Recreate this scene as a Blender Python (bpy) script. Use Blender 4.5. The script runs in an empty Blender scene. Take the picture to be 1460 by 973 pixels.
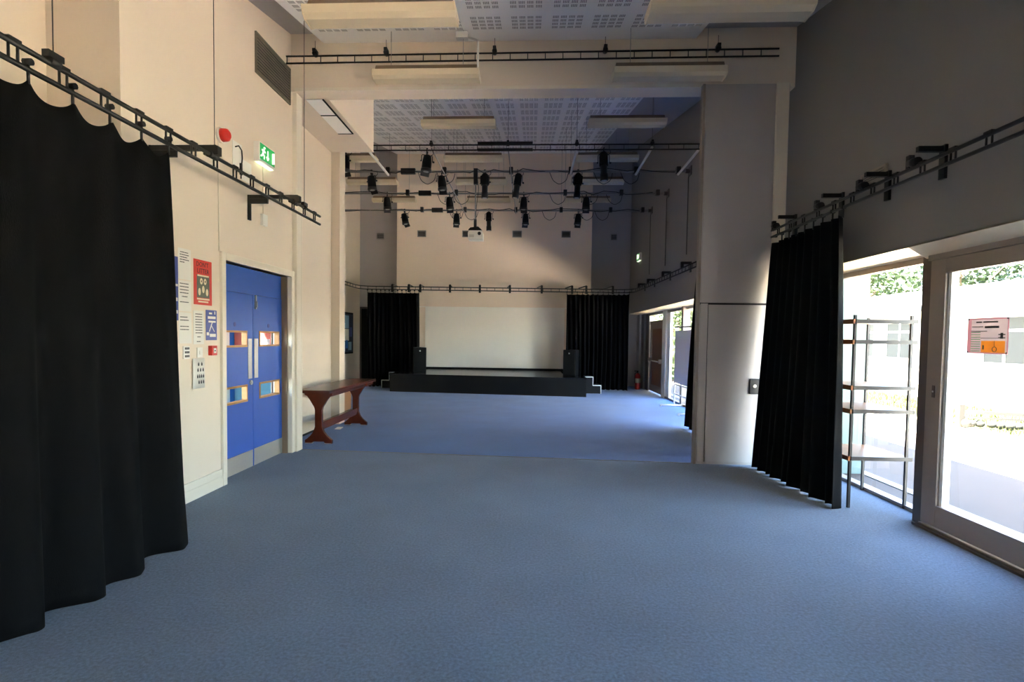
import bpy, math, random
from mathutils import Vector, Matrix
random.seed(7)
PI = math.pi
S = bpy.context.scene
COL = S.collection

# ------------------------------------------------------------------ camera
cam_d = bpy.data.cameras.new('camera'); cam = bpy.data.objects.new('camera', cam_d); COL.objects.link(cam)
def cam_axes(yaw, pitch, roll):
    f = Vector((math.sin(yaw)*math.cos(pitch), math.cos(yaw)*math.cos(pitch), math.sin(pitch)))
    r = Vector((math.cos(yaw), -math.sin(yaw), 0)); u = r.cross(f)
    return r*math.cos(roll)+u*math.sin(roll), u*math.cos(roll)-r*math.sin(roll), f
r_, u_, f_ = cam_axes(math.radians(-2.871), math.radians(-2.287), math.radians(0.77))
cam.matrix_world = Matrix(((r_.x, u_.x, -f_.x, 0), (r_.y, u_.y, -f_.y, 0), (r_.z, u_.z, -f_.z, 1.55), (0, 0, 0, 1)))
cam_d.sensor_width = 36; cam_d.lens = 780/1460*36
cam_d.shift_x = (730-717.44)/1460; cam_d.shift_y = (512.28-486.5)/1460
cam_d.clip_start = 0.05; cam_d.clip_end = 300
S.camera = cam

# ------------------------------------------------------------------ world, sun, exposure
W = bpy.data.worlds.new('sky'); S.world = W; W.use_nodes = True
nt = W.node_tree; bg = nt.nodes['Background']
sky = nt.nodes.new('ShaderNodeTexSky'); sky.sky_type = 'NISHITA'; sky.sun_disc = False
sky.sun_elevation = math.radians(62); sky.sun_rotation = math.radians(-80)
hz = nt.nodes.new('ShaderNodeMix'); hz.data_type = 'RGBA'; hz.inputs[0].default_value = .35      # thin bright summer haze over the blue
hz.inputs[7].default_value = (.62, .58, .52, 1)
nt.links.new(sky.outputs[0], hz.inputs[6]); nt.links.new(hz.outputs[2], bg.inputs[0]); bg.inputs[1].default_value = 1.0
sun_d = bpy.data.lights.new('sun', 'SUN'); sun = bpy.data.objects.new('sun', sun_d); COL.objects.link(sun)
sun_d.energy = 45.0; sun_d.angle = math.radians(0.6); sun_d.color = (1.0, 0.92, 0.83)
sun.rotation_euler = Vector((0.36, 0.10, -0.93)).to_track_quat('-Z', 'Y').to_euler()
sun.location = (-8, -2, 20)
S.view_settings.view_transform = 'Standard'; S.view_settings.look = 'None'
S.view_settings.exposure = 2.95; S.view_settings.gamma = 1.0
S.cycles.max_bounces = 10; S.cycles.diffuse_bounces = 7; S.cycles.glossy_bounces = 4
S.cycles.transparent_max_bounces = 12; S.cycles.sample_clamp_indirect = 6.0

# ------------------------------------------------------------------ materials
def new_mat(name):
    m = bpy.data.materials.new(name); m.use_nodes = True
    return m, m.node_tree, m.node_tree.nodes['Principled BSDF']
def lin(c):
    return tuple(((v/255)/12.92 if v/255 <= .04045 else ((v/255+.055)/1.055)**2.4) for v in c) + (1,)
def mat(name, rgb, rough=.6, var=.06, scale=6, bump=0, bscale=200, metal=0, spec=.5, stretch=None):
    m, t, b = new_mat(name); N, L = t.nodes, t.links
    tc = N.new('ShaderNodeTexCoord'); mp = N.new('ShaderNodeMapping')
    if stretch: mp.inputs['Scale'].default_value = stretch
    L.new(tc.outputs['Object'], mp.inputs[0])
    nz = N.new('ShaderNodeTexNoise'); nz.inputs['Scale'].default_value = scale; nz.inputs['Detail'].default_value = 4
    L.new(mp.outputs[0], nz.inputs['Vector'])
    mx = N.new('ShaderNodeMix'); mx.data_type = 'RGBA'
    c = lin(rgb)
    mx.inputs[6].default_value = tuple(max(0, v*(1-var)) for v in c[:3]) + (1,)
    mx.inputs[7].default_value = tuple(min(1, v*(1+var)) for v in c[:3]) + (1,)
    L.new(nz.outputs[0], mx.inputs[0]); L.new(mx.outputs[2], b.inputs['Base Color'])
    b.inputs['Roughness'].default_value = rough; b.inputs['Metallic'].default_value = metal
    b.inputs['Specular IOR Level'].default_value = spec
    if bump:
        n2 = N.new('ShaderNodeTexNoise'); n2.inputs['Scale'].default_value = bscale; n2.inputs['Detail'].default_value = 3
        L.new(mp.outputs[0], n2.inputs['Vector'])
        bp = N.new('ShaderNodeBump'); bp.inputs['Strength'].default_value = bump; bp.inputs['Distance'].default_value = .01
        L.new(n2.outputs[0], bp.inputs['Height']); L.new(bp.outputs[0], b.inputs['Normal'])
    return m
def glow(name, rgb, e):
    m, t, b = new_mat(name); b.inputs['Base Color'].default_value = lin(rgb)
    b.inputs['Emission Color'].default_value = lin(rgb); b.inputs['Emission Strength'].default_value = e
    return m
def glass_mat(name, tint=(250, 252, 250)):
    m = bpy.data.materials.new(name); m.use_nodes = True; t = m.node_tree; N, L = t.nodes, t.links
    N.remove(N['Principled BSDF']); out = N['Material Output']
    tr = N.new('ShaderNodeBsdfTransparent'); tr.inputs[0].default_value = lin(tint)
    gl = N.new('ShaderNodeBsdfGlossy'); gl.inputs['Roughness'].default_value = .02
    fr = N.new('ShaderNodeFresnel'); fr.inputs[0].default_value = 1.35
    mx = N.new('ShaderNodeMixShader')
    ge = N.new('ShaderNodeNewGeometry'); iv = N.new('ShaderNodeMath'); iv.operation = 'SUBTRACT'; iv.inputs[0].default_value = 1
    mu = N.new('ShaderNodeMath'); mu.operation = 'MULTIPLY'
    L.new(ge.outputs['Backfacing'], iv.inputs[1]); L.new(iv.outputs[0], mu.inputs[0]); L.new(fr.outputs[0], mu.inputs[1])
    L.new(mu.outputs[0], mx.inputs[0]); L.new(tr.outputs[0], mx.inputs[1]); L.new(gl.outputs[0], mx.inputs[2])
    L.new(mx.outputs[0], out.inputs[0]); return m
def carpet_mat(name, rgb):
    m, t, b = new_mat(name); N, L = t.nodes, t.links
    tc = N.new('ShaderNodeTexCoord')
    n1 = N.new('ShaderNodeTexNoise'); n1.inputs['Scale'].default_value = 55; n1.inputs['Detail'].default_value = 6; n1.inputs['Roughness'].default_value = .75
    n2 = N.new('ShaderNodeTexNoise'); n2.inputs['Scale'].default_value = 1.3; n2.inputs['Detail'].default_value = 5
    L.new(tc.outputs['Object'], n1.inputs[0]); L.new(tc.outputs['Object'], n2.inputs[0])
    ad = N.new('ShaderNodeMath'); ad.operation = 'MULTIPLY_ADD'; ad.inputs[1].default_value = .2
    L.new(n2.outputs[0], ad.inputs[0])
    sc = N.new('ShaderNodeMath'); sc.operation = 'MULTIPLY'; sc.inputs[1].default_value = .8; L.new(n1.outputs[0], sc.inputs[0])
    L.new(sc.outputs[0], ad.inputs[2])
    rp = N.new('ShaderNodeValToRGB'); c = lin(rgb)
    rp.color_ramp.elements[0].position = .39; rp.color_ramp.elements[0].color = tuple(v*.62 for v in c[:3])+(1,)
    rp.color_ramp.elements[1].position = .62; rp.color_ramp.elements[1].color = tuple(min(1, v*1.38) for v in c[:3])+(1,)
    L.new(ad.outputs[0], rp.inputs[0]); L.new(rp.outputs[0], b.inputs['Base Color'])
    b.inputs['Roughness'].default_value = .95; b.inputs['Specular IOR Level'].default_value = .15
    b.inputs['Sheen Weight'].default_value = .25; b.inputs['Sheen Roughness'].default_value = .5
    bp = N.new('ShaderNodeBump'); bp.inputs['Strength'].default_value = .5; bp.inputs['Distance'].default_value = .006
    n3 = N.new('ShaderNodeTexNoise'); n3.inputs['Scale'].default_value = 260; L.new(tc.outputs['Object'], n3.inputs[0])
    L.new(n3.outputs[0], bp.inputs['Height']); L.new(bp.outputs[0], b.inputs['Normal'])
    return m
def poster_mat(name, rgb):          # thin paper that lets daylight through from behind
    m = mat(name, rgb, .6, .05, 8); t = m.node_tree; N, L = t.nodes, t.links
    tl = N.new('ShaderNodeBsdfTranslucent'); tl.inputs[0].default_value = lin(rgb); mx = N.new('ShaderNodeMixShader'); mx.inputs[0].default_value = .07
    L.new(N['Principled BSDF'].outputs[0], mx.inputs[1]); L.new(tl.outputs[0], mx.inputs[2]); L.new(mx.outputs[0], N['Material Output'].inputs[0]); return m
M = dict(
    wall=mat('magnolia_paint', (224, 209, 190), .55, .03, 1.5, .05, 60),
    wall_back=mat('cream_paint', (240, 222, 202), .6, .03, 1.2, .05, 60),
    shade_grey=mat('shade_grey', (172, 166, 164), .6, .05, 1.0, .04, 60),  # grey puts the shade of recesses and roof margins into the colour
    wall_right=mat('shaded_wall_grey', (130, 127, 123), .6, .04, 1.0, .04, 60),  # darker than the other walls: this wall's shade is in the colour
    ceil=mat('ceiling_white', (248, 245, 240), .7, .02, 2),
    hole=mat('dark_void', (40, 39, 40), .9, .05),
    slot=mat('ceiling_slot', (150, 146, 141), .9, .05),
    trim=mat('gloss_cream', (226, 216, 198), .35, .03, 4),
    pocket=mat('partition_laminate', (182, 175, 170), .45, .04, 2.5),
    carpet=carpet_mat('blue_grey_carpet', (82, 100, 122)),
    carpet2=carpet_mat('blue_carpet', (42, 90, 152)),
    black=mat('black_metal', (13, 13, 14), .45, .1, 20),
    blackmatt=mat('black_matt', (10, 10, 11), .75, .1, 12, spec=.25),
    curtain=mat('black_drape', (11, 11, 12), .9, .18, 30, .25, 350, spec=.1, stretch=(1, 1, .15)),
    steel=mat('brushed_steel', (188, 188, 184), .38, .05, 40, metal=.85),
    grey_pipe=mat('grey_pipe', (150, 148, 144), .45, .06, 20, metal=.3),
    whitepipe=mat('white_pipe', (214, 210, 202), .5, .04, 12),
    darkpipe=mat('dark_pipe', (64, 60, 58), .5, .1, 20),
    lum=mat('cream_luminaire', (212, 196, 166), .45, .03, 5),
    grille=mat('olive_grille', (98, 91, 78), .6, .05, 10),
    lumtop=mat('brown_spine', (128, 106, 84), .5, .06, 10),
    blue=mat('blue_door_paint', (34, 86, 176), .4, .06, 3),
    wood=mat('oak_bead', (176, 128, 70), .45, .18, 9, stretch=(1, 1, 8)),
    mahog=mat('mahogany', (84, 34, 20), .25, .3, 7, stretch=(6, .7, 6)),
    shelfwood=mat('beech_board', (150, 104, 64), .4, .12, 6, stretch=(8, 1, 8)),
    shelfedge=mat('orange_wood_edge', (170, 96, 44), .4, .15, 8),
    shelfmetal=mat('shelf_post_metal', (54, 48, 44), .5, .08, 30),
    frame_dark=mat('bronze_frame', (82, 72, 66), .45, .06, 20),
    frame_grey=mat('grey_aluminium', (142, 130, 120), .45, .04, 20),
    frame_white=mat('white_aluminium', (222, 220, 214), .4, .03, 20),
    glass=glass_mat('window_glass'),
    brownglass=mat('brown_glass_reflection', (110, 66, 40), .35, .2, 8, stretch=(6, 6, .8)),  # brown brick reflected in the door glass, painted as its colour
    white=mat('white_plastic', (228, 226, 218), .4, .02, 10),
    paper=mat('white_paper', (226, 222, 214), .7, .02, 6),
    ink=mat('black_ink', (42, 40, 44), .7, .05),
    red=mat('signal_red', (196, 36, 28), .4, .08, 8),
    redposter=mat('red_poster', (206, 52, 36), .5, .06, 8),
    orange=mat('orange_print', (238, 160, 62), .6, .05, 8),
    pink=mat('pink_print', (214, 172, 178), .6, .06, 8),
    greenprint=mat('green_print', (120, 158, 110), .6, .05, 8),
    blueposter=mat('blue_poster', (46, 62, 140), .4, .1, 12),
    photo=mat('grey_green_photo', (92, 96, 82), .5, .35, 25),
    skin=mat('cream_print', (226, 214, 180), .6, .06, 10),
    exit_green=glow('exit_green', (20, 128, 62), .16),
    exit_white=glow('exit_white', (214, 240, 190), .3),
    screen=mat('white_screen', (246, 242, 232), .6, .02, 2),
    stage=mat('black_stage_paint', (9, 9, 11), .6, .15, 5, spec=.25),
    stagetop=mat('grey_stage_deck', (34, 34, 36), .22, .1, 3),
    pinboard=mat('navy_pinboard', (24, 32, 64), .6, .12, 20),
    paleblue=mat('pale_blue_print', (150, 188, 210), .6, .12, 15),
    board=mat('grey_display_felt', (232, 228, 226), .8, .04, 40),
    concrete=mat('patio_concrete', (214, 200, 184), .8, .08, 1.6, .15, 40),
    paving=mat('shaded_paving', (54, 37, 24), .8, .1, 2.0, .2, 80),  # the building's shade on the paving, worked into a dark colour
    drain=mat('drain_grey', (120, 118, 114), .6, .1, 10),
    render=mat('white_render', (232, 230, 220), .7, .03, 2),
    palegreen=mat('pale_green_render', (92, 108, 100), .6, .04, 2),
    poster_pink=poster_mat('pink_backlit_paper', (184, 120, 124)), poster_white=poster_mat('white_backlit_paper', (196, 172, 166)), poster_orange=poster_mat('orange_backlit_print', (210, 122, 34)),
    roofm=mat('pale_roof_felt', (214, 212, 206), .7, .05, 3),
    winglass=mat('dull_window', (24, 26, 25), .6, .1, 4),
    grass=mat('grass_blades', (48, 54, 5), .8, .3, 3),
    leaf=mat('tree_leaf', (46, 62, 18), .6, .45, 1.2),
    leaf2=mat('dark_leaf', (30, 46, 20), .6, .45, 1.2),
    bark=mat('tree_bark', (92, 74, 56), .9, .2, 12, .5, 40),
    bluewall=mat('sky_blue_board', (24, 112, 190), .6, .05, 3),
    court_cyan=mat('cyan_board', (110, 176, 200), .6, .03, 3),
    brick=mat('pink_brick_wall', (196, 110, 100), .8, .15, 12),
    timber=mat('weathered_timber', (20, 18, 14), .8, .15, 8),
    stone=mat('edging_stone', (22, 22, 16), .9, .25, 20),
)

# ------------------------------------------------------------------ builders
ORG = {}
class MB:
    def __init__(s): s.v = []; s.f = []; s.sm = []
    def add(s, vs, fs, smooth=False):
        o = len(s.v); s.v += [tuple(v) for v in vs]
        for f in fs: s.f.append(tuple(i+o for i in f)); s.sm.append(smooth)
        return s
    def box(s, x0, x1, y0, y1, z0, z1):
        return s.add([(x0,y0,z0),(x1,y0,z0),(x1,y1,z0),(x0,y1,z0),(x0,y0,z1),(x1,y0,z1),(x1,y1,z1),(x0,y1,z1)],
              [(3,2,1,0),(4,5,6,7),(0,1,5,4),(1,2,6,5),(2,3,7,6),(3,0,4,7)])
    def obox(s, c, size, m):
        c = Vector(c); h = Vector(size)/2
        vs = [c + m @ Vector((a*h.x, b*h.y, d*h.z)) for d in (-1,1) for a,b in ((-1,-1),(1,-1),(1,1),(-1,1))]
        return s.add(vs, [(3,2,1,0),(4,5,6,7),(0,1,5,4),(1,2,6,5),(2,3,7,6),(3,0,4,7)])
    def beam(s, p0, p1, w, h):
        p0, p1 = Vector(p0), Vector(p1); d = p1-p0
        q = d.to_track_quat('X', 'Z').to_matrix()
        return s.obox((p0+p1)/2, (d.length, w, h), q)
    def prism(s, poly, axis, a0, a1):
        def P(u, v, a): return {'x':(a,u,v), 'y':(u,a,v), 'z':(u,v,a)}[axis]
        n = len(poly); vs = [P(u,v,a0) for u,v in poly] + [P(u,v,a1) for u,v in poly]
        return s.add(vs, [tuple(range(n))[::-1], tuple(range(n,2*n))] + [(i,(i+1)%n,n+(i+1)%n,n+i) for i in range(n)])
    def tube(s, pts, r, n=8, closed=False):
        pts = [Vector(p) for p in pts]; rs = r if isinstance(r, (list, tuple)) else [r]*len(pts)
        o = len(s.v); ref = None; k = len(pts)
        for i, p in enumerate(pts):
            if closed: d = pts[(i+1) % k]-pts[i-1]
            else: d = pts[min(i+1, k-1)]-pts[max(i-1, 0)]
            d.normalize()
            if ref is None: ref = Vector((0,0,1)) if abs(d.z) < .9 else Vector((1,0,0))
            a = d.cross(ref); a.normalize(); b = a.cross(d); b.normalize(); ref = b
            for j in range(n):
                t = 2*PI*j/n; q = p + (a*math.cos(t)+b*math.sin(t))*rs[i]; s.v.append(tuple(q))
        for i in range(k if closed else k-1):
            i2 = (i+1) % k
            for j in range(n):
                s.f.append((o+i*n+j, o+i*n+(j+1)%n, o+i2*n+(j+1)%n, o+i2*n+j)); s.sm.append(n > 5)
        if not closed:
            s.f.append(tuple(o+j for j in range(n))[::-1]); s.sm.append(False)
            s.f.append(tuple(o+(k-1)*n+j for j in range(n))); s.sm.append(False)
        return s
    def ball(s, c, r, n=10, m=6, sz=1):
        c = Vector(c); o = len(s.v)
        for i in range(1, m):
            for j in range(n):
                a, b = PI*i/m, 2*PI*j/n
                s.v.append(tuple(c+Vector((r*math.sin(a)*math.cos(b), r*math.sin(a)*math.sin(b), r*sz*math.cos(a)))))
        s.v += [tuple(c+Vector((0,0,r*sz))), tuple(c-Vector((0,0,r*sz)))]
        T = len(s.v)-2
        for i in range(m-2):
            for j in range(n):
                s.f.append((o+i*n+j, o+(i+1)*n+j, o+(i+1)*n+(j+1)%n, o+i*n+(j+1)%n)); s.sm.append(True)
        for j in range(n):
            s.f.append((T, o+j, o+(j+1)%n)); s.f.append((T+1, o+(m-2)*n+(j+1)%n, o+(m-2)*n+j)); s.sm += [True, True]
        return s
    def mesh(s, name, off=(0,0,0)):
        me = bpy.data.meshes.new(name); ox, oy, oz = off
        me.from_pydata([(x-ox, y-oy, z-oz) for x, y, z in s.v], [], s.f)
        me.polygons.foreach_set('use_smooth', s.sm); me.update(); return me
def part(name, mb, m, parent=None, bevel=0, label=None, kind=None):
    off = ORG.get(parent.name, (0,0,0)) if parent else (0,0,0)
    me = mb if isinstance(mb, bpy.types.Mesh) else mb.mesh(name, off)
    if not me.materials: me.materials.append(M[m])
    o = bpy.data.objects.new(name, me); COL.objects.link(o)
    if parent: o.parent = parent
    ORG[o.name] = off
    if bevel:
        b = o.modifiers.new('bevel', 'BEVEL'); b.width = bevel; b.segments = 2; b.limit_method = 'ANGLE'
    if label: o['label'] = label
    if kind: o['kind'] = kind
    return o
def thing(name, label, cat, loc=(0,0,0), group=None, kind=None, local=False):
    o = bpy.data.objects.new(name, None); COL.objects.link(o); o.location = loc; o.empty_display_size = .1
    ORG[o.name] = (0,0,0) if local else tuple(loc)
    if label: o['label'] = label
    if cat: o['category'] = cat
    if group: o['group'] = group
    if kind: o['kind'] = kind
    return o
def tag(o, label, cat, group=None):
    o['label'] = label; o['category'] = cat
    if group: o['group'] = group
    return o
def struct(name, mb, m, parent=None, label=None, bevel=0, cat='structure'):
    o = part(name, mb, m, parent, bevel)
    if not parent:
        o['kind'] = 'structure'
        if label: o['label'] = label; o['category'] = cat
    return o
def sgroup(name, label, cat, loc=(0,0,0)):
    return thing(name, label, cat, loc, None, 'structure')
def dup(o, parent=None):
    c = o.copy(); COL.objects.link(c)
    if parent: c.parent = parent
    ORG[c.name] = ORG.get(o.name, (0,0,0))
    for ch in list(o.children): dup(ch, c)
    return c
def zc(y): return 3.86+.2*y      # underside of the sloping ceiling
XL, XR, XG, XS, XD, XFL, YB = -3.12, 3.18, 3.60, 3.55, 3.37, -5.72, 17.9

# ================================================================== SETTING
# floors
fl = MB().prism([(-3.8,-3.2),(3.66,-3.2),(3.66,6.85),(2.07,6.93),(-3.12,7.19),(-3.8,7.22)], 'z', -.1, 0)
struct('floor', fl, 'carpet', label='blue grey carpet covering the front half of the room', cat='floor')
fl = MB().prism([(3.66,6.85),(3.66,18.4),(-6.1,18.4),(-6.1,7.3),(-3.8,7.22),(-3.12,7.19),(2.07,6.93)], 'z', -.1, 0)
struct('floor_rear', fl, 'carpet2', label='brighter blue carpet covering the rear half of the room', cat='floor')
struct('trim_1', MB().prism([(-3.08,7.17),(2.06,6.915),(2.06,6.935),(-3.08,7.19)], 'z', 0, .004), 'drain', label='thin joint strip across the floor where the two carpets meet', cat='trim')
# walls, left side
def wtop(y): return zc(y)+.2
w = MB()
w.prism([(4.05,0),(5.42,0),(5.42,2.29),(6.97,2.29),(6.97,0),(7.2,0),(7.2,wtop(7.2)),(4.05,wtop(4.05))], 'x', XL-.18, XL)
wl = struct('wall_left', w, 'wall', label='cream wall on the left around the blue doors', cat='wall')
w = MB().prism([(-3.2,0),(4.05,0),(4.05,wtop(4.05)),(-3.2,wtop(-3.2))], 'x', -3.96, -3.70)
struct('wall_left_recess', w, 'wall', label='recessed cream wall behind the near left black curtain', cat='wall')
w = MB().box(-3.7,-3.3,4.05,4.3,0,wtop(4.05))
w.prism([(7.17,0),(9.42,0),(9.42,wtop(9.4)),(7.17,wtop(7.2))], 'x', -3.48, -3.45)
w.box(-6.0,-3.5,9.4,9.56,0,wtop(9.5))
struct('wall_left_pocket', w, 'wall', label='cream wall set back behind the mahogany table', cat='wall')
w = MB().prism([(9.4,0),(18.3,0),(18.3,wtop(18.3)),(9.4,wtop(9.4))], 'x', XFL-.3, XFL)
struct('wall_left_rear', w, 'wall', label='far left wall of the rear room holding the noticeboard', cat='wall')
struct('column_1', MB().box(-3.5,-3.3,9.3,9.56,0,wtop(9.3)), 'wall', label='slim cream column behind the mahogany table', cat='column')
struct('column_2', MB().box(-3.3,-3.06,7.03,7.17,0,zc(7)).box(-3.48,-3.06,7.17,7.2,0,zc(7)), 'trim', label='cream pilaster just right of the blue doors', cat='column', bevel=.008)
# beam and the soffit box over the left pocket
bm_ = MB().prism([(6.99,4.66),(7.25,4.66),(7.25,zc(7.25)+.16),(6.99,zc(6.99)+.16)], 'x', -3.4, 3.3)
struct('beam_1', bm_, 'wall', label='deep cream beam crossing the ceiling behind the first black truss', cat='beam')
struct('trim_2', MB().box(-3.06,3.16,6.975,6.99,4.66,4.70), 'trim', label='cream bead along the lower edge of the beam', cat='trim')
sb = sgroup('soffit_1', 'boxed cream soffit with hatch panels above the table wall', 'soffit', (-3,7.2,4.66))
part('soffit_box', MB().prism([(7.2,4.66),(9.3,4.66),(9.3,zc(9.3)),(7.2,zc(7.2))], 'x', -3.5, -2.72), 'wall', sb)
for y0, y1 in ((7.22,7.72),(7.75,8.42)):
    part('hatch_panel', MB().box(-3.02,-2.80,y0,y1,4.652,4.661), 'ceil', sb)
part('hatch_trim', MB().box(-2.8,-2.78,7.22,8.44,4.648,4.662).box(-3.02,-2.78,7.725,7.745,4.648,4.662).box(-3.02,-2.78,8.42,8.44,4.648,4.662), 'blackmatt', sb)
# right wall
w = MB()
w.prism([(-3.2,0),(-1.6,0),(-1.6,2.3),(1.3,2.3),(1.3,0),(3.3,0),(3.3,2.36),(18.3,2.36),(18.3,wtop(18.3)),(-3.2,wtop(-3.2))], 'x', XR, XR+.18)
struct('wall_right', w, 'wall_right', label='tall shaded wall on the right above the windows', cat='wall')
w = MB().prism([(-3.2,0),(-1.6,0),(-1.6,2.3),(1.3,2.3),(1.3,0),(3.3,0),(3.3,2.36),(18.3,2.36),(18.3,wtop(18.3)),(-3.2,wtop(-3.2))], 'x', XR+.18, XR+.52)
struct('wall_right_outer', w, 'render', label='outer leaf of the right wall', cat='wall')
so = MB().prism([(XR,2.355),(XD-.03,2.262),(XD+.1,2.262),(XD+.1,2.37),(XR,2.37)], 'y', 3.3, 4.84)
so.prism([(XR,2.355),(XG+.08,2.305),(XG+.08,2.37),(XR,2.37)], 'y', 4.84, 17.9)
struct('trim_3', so, 'lum', label='white sloping soffit board lining the window head', cat='trim')
# back wall
w = MB().prism([(-4.37,0),(1.88,0),(1.88,zc(17.6)+.1),(-4.37,zc(17.6)+.1)], 'y', 17.6, 17.95)
struct('wall_back', w, 'wall_back', label='cream central panel of the back wall behind the stage', cat='wall')
w = MB().box(-6.0,3.7,YB+.15,YB+.5,0,zc(18)+.2)
struct('wall_back_recess', w, 'shade_grey', label='recessed strips greyed for shade either side of the back wall panel', cat='wall')
w = MB().box(-3.96,3.7,-3.5,-3.2,0,3.4)
struct('wall_front', w, 'wall', label='wall behind the camera', cat='wall')
# roof
roof = MB()
roof.add([(-6.3,-3.6,zc(-3.6)+.12),(3.95,-3.6,zc(-3.6)+.12),(3.95,18.6,zc(18.6)+.12),(-6.3,18.6,zc(18.6)+.12),
          (-6.3,-3.6,zc(-3.6)+.4),(3.95,-3.6,zc(-3.6)+.4),(3.95,18.6,zc(18.6)+.4),(-6.3,18.6,zc(18.6)+.4)],
         [(3,2,1,0),(4,5,6,7),(0,1,5,4),(1,2,6,5),(2,3,7,6),(3,0,4,7)])
struct('ceiling_margin', roof, 'shade_grey', label='outer strips of the sloping roof, greyed for shade, beside the white ceiling', cat='ceiling')
cl = sgroup('ceiling', 'white sloping acoustic ceiling with groups of slots', 'ceiling', (0,0,0))
def slab(x0, x1, y0, y1, t=.13):
    return MB().add([(x0,y0,zc(y0)),(x1,y0,zc(y0)),(x1,y1,zc(y1)),(x0,y1,zc(y1)),(x0,y0,zc(y0)+t),(x1,y0,zc(y0)+t),(x1,y1,zc(y1)+t),(x0,y1,zc(y1)+t)],
                    [(3,2,1,0),(4,5,6,7),(0,1,5,4),(1,2,6,5),(2,3,7,6),(3,0,4,7)])
part('ceiling_panel', slab(-2.69,1.97,-3.2,6.99), 'ceil', cl)
part('ceiling_panel', slab(-4.4,1.95,7.25,17.6), 'ceil', cl)
pm = MB()
for i in range(4):
    for j in range(4):
        for k in range(4):
            x = -.17+i*.09+k*.017; y = -.2+j*.105; sl = .2
            pm.add([(x,y,y*sl-.0015),(x+.009,y,y*sl-.0015),(x+.009,y+.066,(y+.066)*sl-.0015),(x,y+.066,(y+.066)*sl-.0015),
                    (x,y,y*sl+.01),(x+.009,y,y*sl+.01),(x+.009,y+.066,(y+.066)*sl+.01),(x,y+.066,(y+.066)*sl+.01)],
                   [(3,2,1,0),(0,1,5,4),(1,2,6,5),(2,3,7,6),(3,0,4,7)])
pmesh = pm.mesh('perforated_panel'); pmesh.materials.append(M['slot'])
for y in [5.15+.62*i for i in range(3)]+[7.6+.62*i for i in range(16)]:
    for i in range(10 if y < 7 else 13):
        x = (-2.40 if y < 7 else -3.78)+.46*i
        if x < 1.85:
            o = part('perforated_panel', pmesh, None, cl); o.location = (x, y, zc(y))
# baseboards and trims
bb = sgroup('baseboard_left', 'cream skirting board along the left wall up to the doors', 'skirting', (XL,4.7,0))
part('board', MB().box(XL,XL+.022,4.05,5.35,0,.105), 'trim', bb); part('cap_moulding', MB().box(XL,XL+.016,4.05,5.35,.105,.175), 'trim', bb)
struct('baseboard_back', MB().box(-4.36,1.87,17.57,17.6,0,.56), 'blackmatt', label='black skirting strip under the white screen panel', cat='skirting')
struct('baseboard_pocket', MB().box(-3.45,-3.44,7.2,9.15,0,.03), 'blackmatt', label='dark foot strip of the wall behind the table', cat='skirting')

# ------------------------------------------------------------------ right pillar with partition cupboard
pl = sgroup('wall_partition', 'pale partition nib wall with cupboard door on the right', 'wall', (2.07,6.9,0))
part('nib_core', MB().box(2.07,XR-.1,6.9,6.965,0,4.66), 'pocket', pl)
part('edge_post', MB().box(2.045,2.075,6.885,6.97,0,4.66), 'frame_grey', pl)
part('upper_panel', MB().box(2.085,2.90,6.885,6.9,2.01,4.655), 'pocket', pl, .003)
part('cupboard_door', MB().box(2.182,2.90,6.88,6.9,.03,1.985), 'pocket', pl, .003)
part('door_stile', MB().box(2.085,2.174,6.885,6.9,.03,2.0), 'pocket', pl, .003)
part('shadow_gap', MB().box(2.08,2.9,6.893,6.9,1.985,2.012).box(2.174,2.182,6.893,6.9,.03,1.99), 'hole', pl)
part('wall_trim', MB().box(2.915,3.06,6.86,6.9,0,4.66), 'trim', pl, .006)
lk = part('lock_case', MB().box(2.70,2.83,6.862,6.88,.89,1.08), 'black', pl, .006)
part('lock_keyway', MB().tube([(2.76,6.862,.99),(2.76,6.856,.99)], .022, 12).box(2.755,2.765,6.852,6.858,.975,1.005), 'steel', lk)

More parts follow.
